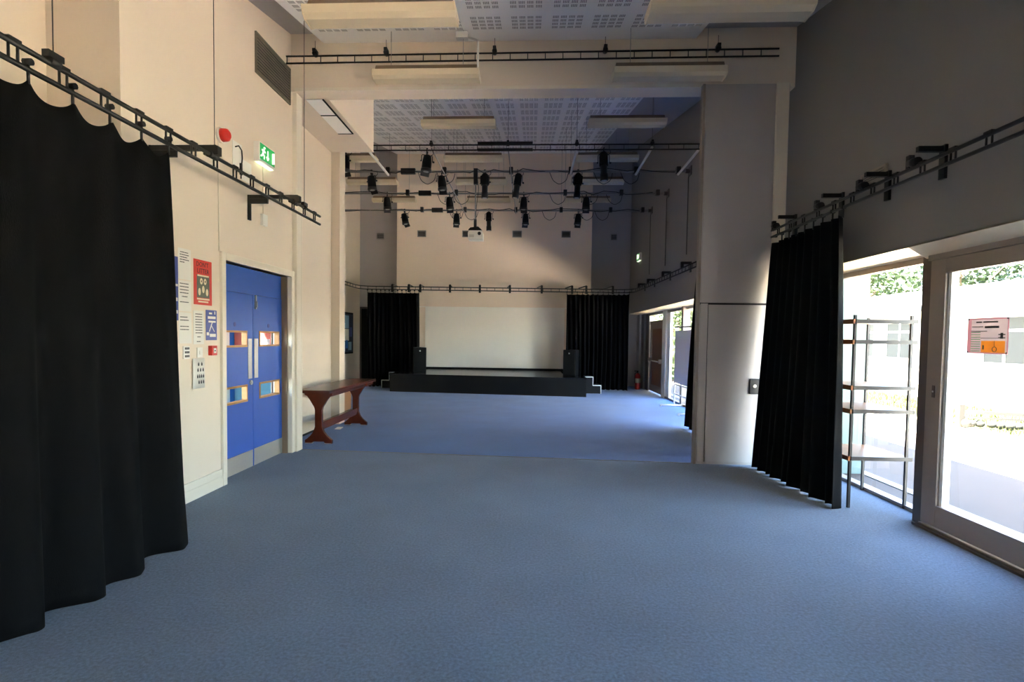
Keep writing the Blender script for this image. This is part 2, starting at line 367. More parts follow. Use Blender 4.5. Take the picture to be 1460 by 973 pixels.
# ------------------------------------------------------------------ blue double doors
d1 = sgroup('door_1', 'blue double doors with four small vision panels on the left', 'door', (-3.22,6.2,0))
fr = MB(); fr.box(-3.31,-3.09,5.35,5.42,0,2.37); fr.box(-3.31,-3.09,6.95,7.03,0,2.37); fr.box(-3.31,-3.09,5.42,6.95,2.29,2.37)
part('door_frame', fr, 'trim', d1, .006)
part('frame_lining', MB().box(-3.30,-3.15,6.925,6.95,0,2.29), 'lumtop', d1)
part('over_panel', MB().box(-3.265,-3.225,5.42,6.945,2.004,2.29).box(-3.30,-3.266,5.42,6.945,1.96,2.05), 'blue', d1)
def leaf(y0, y1, panes, plate, disc):
    lf = MB(); a, b = panes
    zs = [0.01,.78,.975,1.40,1.585,2.0]
    lf.box(-3.265,-3.22,y0,a,.01,2.0); lf.box(-3.265,-3.22,b,y1,.01,2.0)
    for k in (0,2,4): lf.box(-3.265,-3.22,a,b,zs[k],zs[k+1])
    o = part('door_leaf', lf, 'blue', d1)
    for k in (1,3):
        f = MB(); g = .022; z0, z1 = zs[k], zs[k+1]
        f.box(-3.272,-3.212,a,b,z0,z0+g); f.box(-3.272,-3.212,a,b,z1-g,z1); f.box(-3.272,-3.212,a,a+g,z0+g,z1-g); f.box(-3.272,-3.212,b-g,b,z0+g,z1-g)
        part('vision_bead', f, 'wood', o); part('vision_pane', MB().box(-3.245,-3.240,a+g,b-g,z0+g,z1-g), 'glass', o)
    part('kick_plate', MB().box(-3.22,-3.217,y0+.012,y1-.012,.01,.205), 'steel', o)
    part('push_plate', MB().box(-3.22,-3.214,plate[0],plate[1],1.035,1.495), 'steel', o, .002)
    part('door_disc', MB().tube([(-3.22,disc,1.652),(-3.217,disc,1.652)], .024, 16), 'blueposter', o, label='small round blue door sign')
    return o
l1 = leaf(5.43,6.188,(5.52,6.06),(6.08,6.165),5.805); l2 = leaf(6.196,6.94,(6.335,6.855),(6.218,6.305),6.57)
part('lock_rose', MB().tube([(-3.22,6.137,.99),(-3.205,6.137,.99)], .028, 14).tube([(-3.205,6.137,.99),(-3.2,6.137,.99)], .014, 10), 'steel', l1)
part('flush_bolt', MB().box(-3.22,-3.205,6.235,6.262,1.84,2.0).tube([(-3.2,6.25,1.86),(-3.2,6.25,1.93)], .009, 8), 'steel', l2)
# beyond the doors: court, with a light-blocking cover added over it
ct = sgroup('wall_court', 'pale blue boarded wall seen through the door panes', 'wall', (-5.2,6,0))
part('court_board', MB().box(-5.24,-5.2,4.6,9.38,0,2.6), 'bluewall', ct)
part('court_board', MB().box(-5.2,-3.5,9.36,9.395,1.15,2.6), 'brick', ct); part('court_board', MB().box(-5.2,-3.5,9.36,9.395,0,1.15), 'court_cyan', ct)
part('court_rail', MB().box(-5.2,-5.17,4.6,9.36,1.2,1.26), 'white', ct)
for x in (-4.9,-4.35): part('court_window', MB().box(x,x+.34,9.34,9.362,1.28,1.46), 'white', ct)
part('court_post', MB().box(-5.2,-5.14,9.0,9.1,0,2.6), 'white', ct)
part('court_floor', MB().box(-5.6,-3.76,4.3,9.38,-.1,-.01), 'concrete', ct)
part('court_light_block', MB().box(-5.4,-3.5,4.3,8.9,2.62,2.7), 'render', ct)  # unseen slab added to cut the sun and sky reaching the court

# ------------------------------------------------------------------ windows right, near
w1 = sgroup('window_1', 'tall fixed side window behind the metal shelf unit', 'window', (XS,5.8,0))
part('post', MB().box(3.35,3.46,4.79,4.90,0,2.36), 'frame_dark', w1, .004); part('post_cover', MB().box(3.46,XS+.03,4.80,4.90,0,2.36), 'frame_white', w1)
part('head', MB().box(XS-.03,XS+.05,4.9,6.9,2.265,2.33), 'frame_grey', w1)
part('sill', MB().box(XS-.05,XS+.05,4.9,6.9,0,.035), 'frame_grey', w1)
part('jamb', MB().box(XS-.03,XS+.05,6.78,6.9,.035,2.265), 'frame_white', w1)
part('pane', MB().box(XS-.003,XS+.003,4.9,6.78,.035,2.265), 'glass', w1)
d2 = sgroup('door_2', 'grey framed glass door at the right edge of the room', 'door', (XD,4.2,0))
part('door_frame', MB().box(XD-.06,XD+.05,3.30,4.78,2.235,2.30).box(XD-.05,XD+.05,3.30,4.78,0,.03).box(XD-.06,XD+.05,3.30,3.38,0,2.3), 'frame_grey', d2)
stl = MB().box(XD-.045,XD+.015,4.60,4.765,.04,2.235).box(XD-.045,XD+.015,3.40,4.60,.04,.22).box(XD-.045,XD+.015,3.40,4.60,2.115,2.235).box(XD-.045,XD+.015,3.40,3.5,.22,2.115)
part('door_leaf', stl, 'frame_grey', d2, .004)
part('glazing_bead', MB().box(XD-.02,XD+.012,4.565,4.60,.22,2.115), 'frame_white', d2)
part('pane', MB().box(XD-.013,XD-.007,3.5,4.565,.22,2.115), 'glass', d2)
lk = part('lock_plate', MB().box(XD-.05,XD-.044,4.66,4.69,1.10,1.20), 'frame_dark', d2, .001)
part('keyhole', MB().tube([(XD-.05,4.675,1.15),(XD-.054,4.675,1.15)], .008, 8), 'steel', lk)
part('threshold', MB().box(XD-.09,XD-.045,3.3,4.8,0,.018), 'frame_dark', d2)
w4 = sgroup('added_window', 'unseen glazing added in the right wall behind the camera', 'window', (XD,-.8,0))  # unseen window, added and sized to light the front carpet
fr = MB().box(XD-.03,XD+.05,-1.6,1.3,2.215,2.3).box(XD-.03,XD+.05,-1.6,1.3,0,.04)
for y in (-1.6,-.15,1.22): fr.box(XD-.05,XD+.05,y,y+.08,0,2.3)
part('window_frame', fr, 'frame_grey', w4)
for y in (-1.52,-.07): part('pane', MB().box(XD-.003,XD+.003,y,y+1.29,.04,2.215), 'glass', w4)
# windows right, far
w2 = sgroup('window_2', 'row of tall windows in the rear room behind the grey display board', 'window', (XG,10.5,0))
for y in (7.25,9.1,10.95,12.82):
    part('mullion', MB().box(XG-.1,XG+.05,y,y+.16,0,2.33), 'frame_grey', w2)
part('jamb', MB().box(XG-.06,XG+.06,14.62,14.98,0,2.33), 'frame_white', w2)
part('inner_jamb', MB().box(XG-.02,XG+.04,14.3,14.62,0.04,2.25), 'frame_white', w2)
part('head', MB().box(XG-.03,XG+.05,7.25,14.62,2.25,2.33), 'frame_grey', w2)
part('sill', MB().box(XG-.05,XG+.05,7.25,14.62,0,.045), 'frame_dark', w2)
for y0, y1 in ((7.41,9.1),(9.26,10.95),(11.11,12.82),(12.98,14.3)):
    part('pane', MB().box(XG-.003,XG+.003,y0,y1,.045,2.25), 'glass', w2)
d3 = sgroup('door_3', 'far grey door with a brown reflection painted on its glass, and a push bar, beside the extinguisher', 'door', (XG,15.8,0))
part('door_frame', MB().box(XG-.06,XG+.05,16.62,16.78,0,2.33).box(XG-.06,XG+.05,14.98,16.62,2.25,2.33).box(XG-.04,XG+.03,14.98,16.62,2.0,2.08), 'frame_grey', d3)
part('transom_pane', MB().box(XG-.003,XG+.003,14.98,16.62,2.08,2.25), 'glass', d3)
part('door_leaf', MB().box(XG-.03,XG+.02,15.0,15.17,.03,2.0).box(XG-.03,XG+.02,16.4,16.6,.03,2.0).box(XG-.03,XG+.02,15.17,16.4,.03,.22).box(XG-.03,XG+.02,15.17,16.4,1.85,2.0), 'frame_grey', d3)
part('door_infill', MB().box(XG-.015,XG+.005,15.17,16.4,.22,1.85), 'brownglass', d3)
pb = part('push_bar', MB().tube([(XG-.1,15.12,.93),(XG-.1,16.45,.93)], .018, 8), 'frame_white', d3)
part('bar_arm', MB().box(XG-.12,XG-.03,15.08,15.14,.88,1.0), 'frame_grey', pb); part('bar_arm', MB().box(XG-.12,XG-.03,16.42,16.5,.88,1.0), 'frame_grey', pb)
ps = sgroup('wall_far_right', 'shaded panels between the far door and the back curtain', 'wall', (XG,17.3,0))
part('wall_panel', MB().box(XG-.04,XG+.1,16.78,17.2,0,2.33), 'frame_dark', ps); part('wall_panel', MB().box(XG-.1,XG+.1,17.2,17.6,0,2.33), 'wall_right', ps); part('wall_panel', MB().box(XG-.16,XG+.1,17.6,18.05,0,2.33), 'shade_grey', ps)
d4 = sgroup('door_4', 'dark doorway at the far left beyond the noticeboard', 'door', (-5.4,18.05,0))
part('door_frame', MB().box(-5.70,-5.66,18.0,18.05,0,2.5).box(-5.26,-5.2,18.0,18.05,0,2.5).box(-5.66,-5.26,18.0,18.05,2.44,2.5), 'frame_dark', d4)
part('door_leaf', MB().box(-5.66,-5.26,18.03,18.048,0,2.44), 'blackmatt', d4)

# ================================================================== NOTICES ON THE LEFT WALL
X0 = XL
def sheet(name, label, cat, y0, y1, z0, z1, m='paper', lines=(), group=None, x=X0, ink='ink'):
    t = thing(name, label, cat, (x, (y0+y1)/2, z0), group)
    part('sheet', MB().box(x, x+.003, y0, y1, z0, z1), m, t)
    if lines:
        b = MB()
        for v, a, c in lines:
            zz = z1-(z1-z0)*v; n = max(2, int((c-a)*9)); u = a
            while u < c-.02:
                q = min(c, u+random.uniform(.07,.16)); yy0 = y0+(y1-y0)*u; yy1 = y0+(y1-y0)*(q-.02)
                b.box(x+.003, x+.0036, yy0, yy1, zz-.004, zz+.004); u = q
        part('print', b, ink, t, kind='stuff')
    return t
L5 = [(.12,.15,.8),(.2,.12,.85),(.28,.12,.7),(.36,.12,.85),(.44,.12,.5)]
sheet('printed_notice', 'white printed notice, topmost of the column beside the black curtain', 'notice', 4.705,4.885,2.03,2.305, lines=L5)
sheet('printed_notice', 'white printed notice, middle one of the column beside the black curtain', 'notice', 4.705,4.885,1.745,2.02, lines=[(.1,.1,.8),(.2,.1,.8),(.3,.1,.8),(.4,.1,.8),(.52,.25,.7),(.7,.1,.8)])
sheet('printed_notice', 'white printed notice, lowest of the column beside the black curtain', 'notice', 4.705,4.885,1.455,1.735, lines=[(.15,.1,.7),(.25,.1,.8),(.45,.1,.8),(.55,.1,.8)])
sheet('printed_notice', 'white notice with many text lines left of the small blue poster', 'notice', 4.915,5.075,1.446,1.76, lines=[(.1+.08*i,.18,.86) for i in range(8)]+[(.78,.35,.7),(.92,.3,.7)])
bp_ = sheet('blue_notice', 'narrow dark blue poster half hidden behind the near left curtain', 'poster', 4.55,4.70,1.66,2.22, 'blueposter')
part('print', MB().box(X0+.003,X0+.0036,4.665,4.695,1.96,1.98).box(X0+.003,X0+.0036,4.65,4.69,1.83,1.86).box(X0+.003,X0+.0036,4.63,4.69,1.72,1.75), 'paper', bp_, kind='stuff')
# red litter poster
rp = sheet('litter_poster', 'red poster reading DON\'T LITTER with a dark animal picture', 'poster', 4.925,5.21,1.818,2.24, 'redposter')
part('picture', MB().box(X0+.003,X0+.0034,4.97,5.17,1.885,2.10), 'photo', rp)
def disc(b, y, z, ry, rz, x, n=14):
    b.add([(x, y+ry*math.cos(2*PI*i/n), z+rz*math.sin(2*PI*i/n)) for i in range(n)]+[(x-.0003, y+ry*math.cos(2*PI*i/n), z+rz*math.sin(2*PI*i/n)) for i in range(n)],
          [tuple(range(n))]+[(n+i,n+(i+1)%n,(i+1)%n,i) for i in range(n)])
b = MB(); disc(b,5.04,2.04,.022,.03,X0+.0042); disc(b,5.1,2.04,.022,.03,X0+.0042); disc(b,5.07,1.965,.02,.035,X0+.0042); disc(b,5.01,1.94,.02,.035,X0+.0042); disc(b,5.13,1.94,.02,.035,X0+.0042)
b.box(X0+.0034,X0+.004,4.97,5.17,1.865,1.88); b.box(X0+.0034,X0+.004,4.99,5.15,1.84,1.855); b.box(X0+.0034,X0+.004,4.98,5.16,2.085,2.10)
part('picture_shapes', b, 'skin', rp, kind='stuff')
b = MB(); disc(b,5.04,2.04,.007,.01,X0+.0046); disc(b,5.1,2.04,.007,.01,X0+.0046); part('picture_eyes', b, 'ink', rp, kind='stuff')
def text(body, size, origin, parent, m, name='lettering', side='left', ex=.0004):
    c = bpy.data.curves.new(name, 'FONT'); c.body = body; c.size = size; c.extrude = ex; c.align_x = 'CENTER'; c.align_y = 'CENTER'; c.resolution_u = 2
    o = bpy.data.objects.new(name, c); COL.objects.link(o)
    dg = bpy.context.evaluated_depsgraph_get(); me = bpy.data.meshes.new_from_object(o.evaluated_get(dg))
    bpy.data.objects.remove(o)
    q = Matrix(((0,0,1),(1,0,0),(0,1,0))) if side == 'left' else Matrix(((0,0,-1),(-1,0,0),(0,1,0)))
    me.transform(Matrix.Translation(Vector(origin)-Vector(ORG[parent.name])) @ q.to_4x4())
    me.materials.clear(); me.materials.append(M[m])
    return part(name, me, None, parent)
text("DON'T", .062, (X0+.0036,5.06,2.195), rp, 'ink'); text("LITTER", .062, (X0+.0036,5.07,2.135), rp, 'ink')
bp2 = sheet('blue_poster', 'small dark blue safety poster right of the text notice', 'poster', 5.11,5.29,1.483,1.775, 'blueposter')
b = MB().box(X0+.003,X0+.0036,5.16,5.21,1.735,1.752).box(X0+.003,X0+.0036,5.25,5.265,1.735,1.765).box(X0+.003,X0+.0036,5.14,5.27,1.69,1.715).box(X0+.003,X0+.0036,5.15,5.27,1.655,1.672)
b.box(X0+.003,X0+.0036,5.17,5.27,1.515,1.545).box(X0+.003,X0+.0036,5.12,5.16,1.53,1.56)
b.obox((X0+.0033,5.19,1.615),(.0006,.012,.11), Matrix.Rotation(-.5,3,'X')); b.obox((X0+.0033,5.22,1.6),(.0006,.008,.09), Matrix.Rotation(.7,3,'X'))
part('print', b, 'paper', bp2, kind='stuff')
# curled picture sheet
t = thing('picture_sheet', 'curled white sheet with rows of small dark pictures below the switches', 'notice', (X0,4.97,1.03))
b = MB(); n = 10
vs = []
for i in range(n+1):
    u = i/n; y = 4.88+.2*u; xx = X0+.006+.05*max(0,.35-u)**1.0
    vs += [(xx, y-.01*(1-u), 1.03), (xx*.6+(X0+.004)*.4, y, 1.315)]
b.add(vs, [(2*i,2*i+2,2*i+3,2*i+1) for i in range(n)], True)
o = part('sheet', b, 'paper', t); sd = o.modifiers.new('thick', 'SOLIDIFY'); sd.thickness = .0015
b = MB()
for r_i, (z, ys) in enumerate(((1.255,(4.98,5.03)),(1.20,(4.97,5.01,5.05)),(1.14,(4.965,4.995,5.025,5.055)),(1.085,(4.985,5.02,5.055)))):
    for y in ys: b.box(X0+.0075,X0+.0085,y-.009,y+.009,z-.012,z+.012); b.box(X0+.0075,X0+.0085,y-.004,y+.004,z+.012,z+.022)
part('print', b, 'ink', t, kind='stuff')
# switches, call point
t = thing('keypad', 'pale door entry keypad with dark buttons beside the curtain', 'keypad', (X0,4.8,1.32))
part('case', MB().box(X0,X0+.015,4.755,4.84,1.315,1.43), 'white', t, .003)
b = MB()
for z in (1.34,1.375,1.41):
    for y in (4.775,4.797,4.82): b.box(X0+.015,X0+.018,y-.007,y+.007,z-.01,z+.01)
part('button', b, 'ink', t, kind='stuff')
t = thing('light_switch', 'white plastic light switch between keypad and red call point', 'switch', (X0,5.0,1.32))
part('switch_plate', MB().box(X0,X0+.01,4.96,5.045,1.32,1.415), 'white', t, .003); part('rocker', MB().box(X0+.01,X0+.015,4.99,5.015,1.35,1.385), 'white', t, .002)
t = thing('fire_call_point', 'red fire alarm call point beside the door frame', 'alarm', (X0,5.19,1.33))
part('case', MB().box(X0,X0+.04,5.145,5.235,1.335,1.43), 'red', t, .004); part('glass_plate', MB().box(X0+.04,X0+.043,5.17,5.212,1.358,1.405), 'white', t)
part('mark', MB().box(X0+.043,X0+.0445,5.182,5.2,1.374,1.388), 'ink', t)
# sounder, exit sign
t = thing('alarm_sounder', 'round red alarm sounder high on the left wall', 'alarm', (X0,5.37,3.52))
part('sounder_base', MB().tube([(X0,5.37,3.52),(X0+.03,5.37,3.52)], .075, 20), 'white', t); part('sounder_dome', MB().tube([(X0+.03,5.37,3.52),(X0+.08,5.37,3.52),(X0+.1,5.37,3.52)], [.066,.06,.035], 20), 'red', t)
part('conduit', MB().tube([(X0+.008,5.33,3.45),(X0+.008,5.33,2.37)], .006, 6), 'trim', t)
def exit_sign(name, label, y0, y1, z0, z1, x, side, tilt=0):
    t = thing(name, label, 'sign', (x,(y0+y1)/2,z0)); s = 1 if side == 'left' else -1
    xa, xb = sorted((x, x+s*.07)); part('case', MB().box(xa,xb,y0,y1,z0,z1), 'white', t, .006)
    fx = x+s*.072; xa, xb = sorted((x+s*.07, fx)); part('green_panel', MB().box(xa,xb,y0+.012,y1-.012,z0+.03,z1-.012), 'exit_green', t)
    W_, H_ = y1-y0, z1-z0; b = MB()
    def P(u, v): return (y0+W_*u if side == 'left' else y1-W_*u, z0+H_*v)
    def bar(u0,v0,u1,v1,w):
        p0, p1 = P(u0,v0), P(u1,v1); xx = x+s*.0735; b.beam((xx,p0[0],p0[1]),(xx,p1[0],p1[1]),.002,w)
    # running figure, arrow, doorway
    bar(.26,.66,.20,.46,.030); bar(.26,.66,.36,.58,.016); bar(.26,.66,.13,.62,.016); bar(.20,.46,.30,.36,.02); bar(.30,.36,.27,.22,.018); bar(.20,.46,.12,.32,.02); bar(.12,.32,.06,.3,.016)
    p = P(.285,.78); b.ball((x+s*.073,p[0],p[1]), .014, 10, 5)
    bar(.5,.75,.5,.3,.016); bar(.5,.27,.42,.42,.016); bar(.5,.27,.58,.42,.016)
    bar(.8,.22,.8,.78,.055 if W_ < .4 else .07)
    part('pictogram', b, 'exit_white', t, kind='stuff')
    part('diffuser', MB().box(min(x+s*.01,x+s*.06),max(x+s*.01,x+s*.06),y0+.02,y1-.02,z0-.006,z0), 'exit_white', t)
    return t
exit_sign('exit_sign', 'green running man exit sign on the left wall above the doors', 6.03,6.40,3.48,3.70, X0, 'left')
exit_sign('exit_sign', 'tiny green exit sign high on the far right wall', 16.2,16.6,3.85,4.07, XR, 'right')
t = thing('junction_box', 'small white junction box with conduit under the exit sign', 'box', (X0,6.23,2.8))
part('case', MB().box(X0,X0+.035,6.18,6.29,2.80,2.93), 'white', t, .004); part('conduit', MB().tube([(X0+.008,6.235,2.93),(X0+.008,6.235,3.48)], .006, 6), 'trim', t)
t = thing('notice_card', 'white wall card with black looped cable left of the exit sign', 'notice', (X0,5.7,3.3))
part('card', MB().box(X0,X0+.004,5.60,5.78,3.30,3.56).box(X0,X0+.004,5.78,5.98,3.20,3.42), 'white', t)
part('cable', MB().tube([(X0+.012,5.64,3.5),(X0+.014,5.70,3.53),(X0+.014,5.76,3.5),(X0+.012,5.775,3.42),(X0+.012,5.75,3.3),(X0+.012,5.745,3.2)], .007, 6).box(X0+.004,X0+.02,5.73,5.765,3.24,3.36), 'black', t)
# vents
def vent(name, label, axis, a0, a1, z0, z1, at, s, fm='frame_grey', sm='hole', nsl=5, group=None, top=None, nslm=None):
    t = thing(name, label, 'vent', (at,(a0+a1)/2,z0) if axis == 'x' else ((a0+a1)/2,at,z0), group)
    def B(b, u0,u1,v0,v1,d0,d1):
        d0, d1 = sorted((at+s*d0, at+s*d1))
        return b.box(d0,d1,u0,u1,v0,v1) if axis == 'x' else b.box(u0,u1,d0,d1,v0,v1)
    g = .022; b = MB(); B(b,a0,a1,z0,z0+g,0,.02); B(b,a0,a1,z1-g,z1,0,.02); B(b,a0,a0+g,z0+g,z1-g,0,.02); B(b,a1-g,a1,z0+g,z1-g,0,.02)
    part('vent_frame', b, fm, t); part('vent_back', B(MB(),a0+g,a1-g,z0+g,z1-g,0,.004), sm, t)
    for i in range(nsl):
        z = z0+g+(z1-z0-2*g)*(i+.5)/nsl
        part('slat', B(MB(),a0+g,a1-g,z-.006,z+.006,.003,.016), nslm or fm, t)
    return t
vent('wall_grille', 'large dark grille high on the left wall above the doors', 'x', 6.07,6.95,4.47,4.92, XL, 1, 'grille', 'hole', 12, nslm='grille')
vent('wall_grille', 'small grey grille above the track on the right wall', 'x', 5.15,5.52,3.03,3.16, XR, -1, 'frame_grey', 'hole', 4)
vl = ['leftmost, in the left grey recess', 'second from the left', 'third from the left, behind the projector', 'fourth from the left', 'fifth from the left', 'rightmost, in the right grey recess']
for (x0, x1), l in zip(((-5.16,-4.9),(-3.7,-3.42),(-2.25,-1.97),(-.64,-.34),(.92,1.21),(2.53,2.74)), vl):
    vent('wall_vent', 'small square vent on the back wall, '+l, 'y', x0, x1, 4.74,4.95, 17.6 if -4.3 < x0 < 1.8 else YB+.15, -1, 'grey_pipe', 'hole', 4, 'vents on the back wall')

# ================================================================== TRACKS AND TRUSSES
def path_pts(pl, r=.5, n=8):
    out = [Vector(pl[0])]
    for i in range(1, len(pl)-1):
        p, a, c = Vector(pl[i]), Vector(pl[i-1]), Vector(pl[i+1])
        p0 = p+(a-p).normalized()*r; p1 = p+(c-p).normalized()*r
        for k in range(n+1):
            u = k/n; out.append(p0*(1-u)**2+p*2*u*(1-u)+p1*u*u)
    out.append(Vector(pl[-1])); return out
def along(pts, step, start=0):
    d = start; acc = 0; res = []
    for a, b in zip(pts, pts[1:]):
        L = (b-a).length
        while d <= acc+L: res.append((a+(b-a)*((d-acc)/L), (b-a).normalized())); d += step
        acc += L
    return res
def ladder(name, label, pl, gap, step, cr, pair, start=.02, cat='track', stuff=False, cm='black', rung_r=.006):
    pts = path_pts(pl) if len(pl) > 2 else [Vector(p) for p in pl]
    t = thing(name, label, cat, pl[0])
    part('top_chord', MB().tube(pts, cr, 8), cm, t)
    part('bottom_chord', MB().tube([p-Vector((0,0,gap)) for p in pts], cr, 8), cm, t)
    allb = MB()
    for p, d in along(pts, step, start):
        b = allb if stuff else MB()
        for sft in ((-pair/2, pair/2) if pair else (0,)):
            q = p+d*sft; b.tube([q, q-Vector((0,0,gap))], rung_r, 6)
        if pair: q = p; b.beam(q-d*pair*.7+Vector((0,0,cr*.6)), q+d*pair*.7+Vector((0,0,cr*.6)), cr*1.9, cr*1.6)
        if not stuff: part('rung', b, cm, t)
    if stuff: part('rung', allb, cm, t, kind='stuff')
    return t
def clamp(t, p, hang=None, m='black', r=.035):
    p = Vector(p); b = MB().tube([p+Vector((0,-.03,0)), p+Vector((0,.03,0))], r, 10).box(p.x-.02,p.x+.02,p.y-.05,p.y+.05,p.z+.015,p.z+.05)
    o = part('clamp', b, m, t)
    if hang: part('suspension_wire', MB().tube([p+Vector((0,0,.04)), Vector((p.x,p.y,hang))], .0035, 5), 'darkpipe', t)
# near left track
tl = ladder('curtain_track', 'black ladder curtain track on the near left carrying the black curtain', [(-2.6,1.7,2.985),(-2.6,6.63,2.995)], .095, .2925, .015, .05, .08, rung_r=.007)
for y, zt_ in ((2.89,zc(2.89)),(4.40,zc(4.40)),(6.17,zc(6.17))): clamp(tl, (-2.6,y,3.0), zt_-.02, r=.026)
for y in (4.37,5.92):
    br = part('wall_bracket', MB().box(XL,-2.56,y-.02,y+.02,3.03,3.07).box(XL,XL+.02,y-.025,y+.025,2.80,3.07).box(XL+.02,XL+.22,y-.014,y+.014,2.98,3.03), 'black', tl)
    part('bracket_clamp', MB().box(-2.66,-2.54,y-.03,y+.03,2.99,3.06).tube([(-2.6,y-.05,2.99),(-2.6,y+.05,2.99)], .028, 8), 'black', br)
# near right track
tr = ladder('curtain_track', 'black ladder curtain track along the near right wall above the windows', [(2.92,1.5,2.895),(2.92,6.97,2.895)], .078, .30, .015, .045, .12, rung_r=.007)
for y in (3.35,4.46,5.12,5.85,6.85):
    br = part('wall_bracket', MB().box(2.97,XR-.02,y-.018,y+.018,3.03,3.07).box(XR-.025,XR,y-.03,y+.03,2.82,3.08), 'black', tr)
    part('bracket_clamp', MB().tube([(2.92,y-.09,2.93),(2.92,y+.0,2.94)], .034, 10).box(2.9,2.94,y-.02,y+.02,2.9,3.0), 'black', br)
# first cross truss
tc_ = ladder('lighting_truss', 'long black ladder truss crossing under the ceiling in front of the cream beam', [(-3.14,6.86,5.035),(2.92,6.86,5.055)], .086, .2155, .011, 0, .03, 'truss', rung_r=.006)
for x in (-2.75,-1.85,-.5,.85,2.2): clamp(tc_, (x,6.86,5.06), zc(6.86)-.01, r=.03)
# second cross truss
t2 = ladder('lighting_truss', 'second black ladder truss across the rear room, carrying three spotlights', [(-3.9,9.9,4.985),(3.17,9.9,4.985)], .09, .26, .013, 0, .03, 'truss', True)
for x in (-3.02,-1.84,-.46,.76,2.08): clamp(t2, (x,9.9,5.0), zc(9.9)-.01, r=.035)
part('splice_bar', MB().tube([(-1.0,9.86,5.0),(-.02,9.86,5.0)], .03, 8).tube([(-1.0,9.86,4.885),(-.02,9.86,4.885)], .028, 8), 'black', t2)
# plain lighting bars
names = {11.4:'first plain lighting bar behind the second truss, carrying the projector', 13.2:'middle plain lighting bar with four spotlights', 14.95:'rearmost plain lighting bar nearest the stage'}
for y, zb in ((11.4,4.965),(13.2,4.985),(14.95,4.985)):
    t = thing('lighting_bar', names[y], 'bar', (-5.7,y,zb))
    part('bar', MB().tube([(-5.7,y,zb),(3.17,y,zb)], .024, 8), 'grey_pipe', t)
    rr = random.Random(int(y*10)); pts = []; x = -5.6
    while x < 3.0:
        pts.append((x, y-.03+rr.uniform(-.02,.02), zb+rr.uniform(-.045,.05))); x += rr.uniform(.12,.35)
    part('cable', MB().tube(pts, .009, 6), 'black', t)
    for x in (-3.02,-1.84,-.46,.76,2.08,2.93): part('clamp', MB().box(x-.04,x+.04,y-.05,y+.05,zb-.045,zb+.08), 'black', t)
    part('socket_box', MB().box(-2.75,-2.45,y-.04,y+.04,zb-.05,zb+.06), 'black', t)
    for x0 in (-2.3,-1.9,.3,1.15,1.7):
        a = x0+rr.uniform(-.1,.1); q = [(a,y,zb-.02),(a+.07,y-.03,zb-.2),(a+.2,y-.03,zb-.28),(a+.34,y-.02,zb-.2),(a+.38,y,zb-.04)]
        part('cable_loop', MB().tube(path_pts(q,.06,4), .007, 5), 'black', t)
    for x in (-1.84,.76): part('suspension_wire', MB().tube([(x,y,zb+.05),(x,y,zc(y)-.01)], .004, 5), 'grey_pipe', t)
    part('wall_plate', MB().box(XR-.02,XR,y-.09,y+.09,zb-.09,zb+.09).tube([(XR-.1,y,zb),(XR-.02,y,zb)], .045, 10), 'darkpipe', t)
    part('wall_conduit', MB().tube([(XR-.015,y+.1,zb),(XR-.015,y+.1,3.3)], .009, 6), 'darkpipe', t)
for x, l in ((-3.02,'leftmost'),(-1.84,'second from the left'),(-.46,'third from the left'),(.76,'fourth from the left'),(2.08,'fifth from the left'),(2.93,'rightmost, by the right wall')):
    rad = .024 if x in (-3.02,.76,2.08,2.93) else .011
    y1 = 11.4 if rad > .02 else 14.95
    o = part('brace_pipe', MB().tube([(x,9.9,4.93),(x,y1,4.90)], rad, 8), 'whitepipe' if rad > .02 else 'grey_pipe')
    tag(o, 'pale brace pipe behind the second truss, '+l, 'pipe', 'brace pipes of the lighting grid')
# rear U track
tz = 3.0
ut = ladder('curtain_track', 'black curtain track curving round three sides of the rear room', [(-5.2,9.7,tz+.08),(-5.2,16.4,tz+.04),(3.0,16.4,tz),(3.0,7.3,tz-.03)], .09, .24, .014, 0, .05, stuff=True, rung_r=.007)
for x in (-4.2,-3.7,-3.35,-2.45,-1.55,-.65,.3,1.2,1.62,2.4):
    part('wall_bracket', MB().tube([(x,16.4,tz+.02),(x,16.4,tz+.1),(x-.12,17.58 if -4.3 < x < 1.8 else YB+.14,tz+.14)], .02, 6).box(x-.03,x+.03,16.37,16.43,tz-.13,tz+.1), 'black', ut)
for y in (8.2,9.6,11.2,12.8,14.4,15.6):
    part('wall_bracket', MB().box(2.98,XR,y-.03,y+.03,tz+.06,tz+.11).box(XR-.02,XR,y-.04,y+.04,tz-.1,tz+.11).box(2.97,3.03,y-.03,y+.03,tz-.02,tz+.1), 'black', ut)
for y in (14.3,12.0):
    part('wall_bracket', MB().box(XFL,-5.18,y-.03,y+.03,tz+.1,tz+.14).box(-5.23,-5.17,y-.03,y+.03,tz-.24,tz+.12), 'black', ut)
    part('suspension_wire', MB().tube([(-5.2,y+.1,tz+.05),(-5.2,y+.1,zc(y))], .006, 5), 'darkpipe', ut)

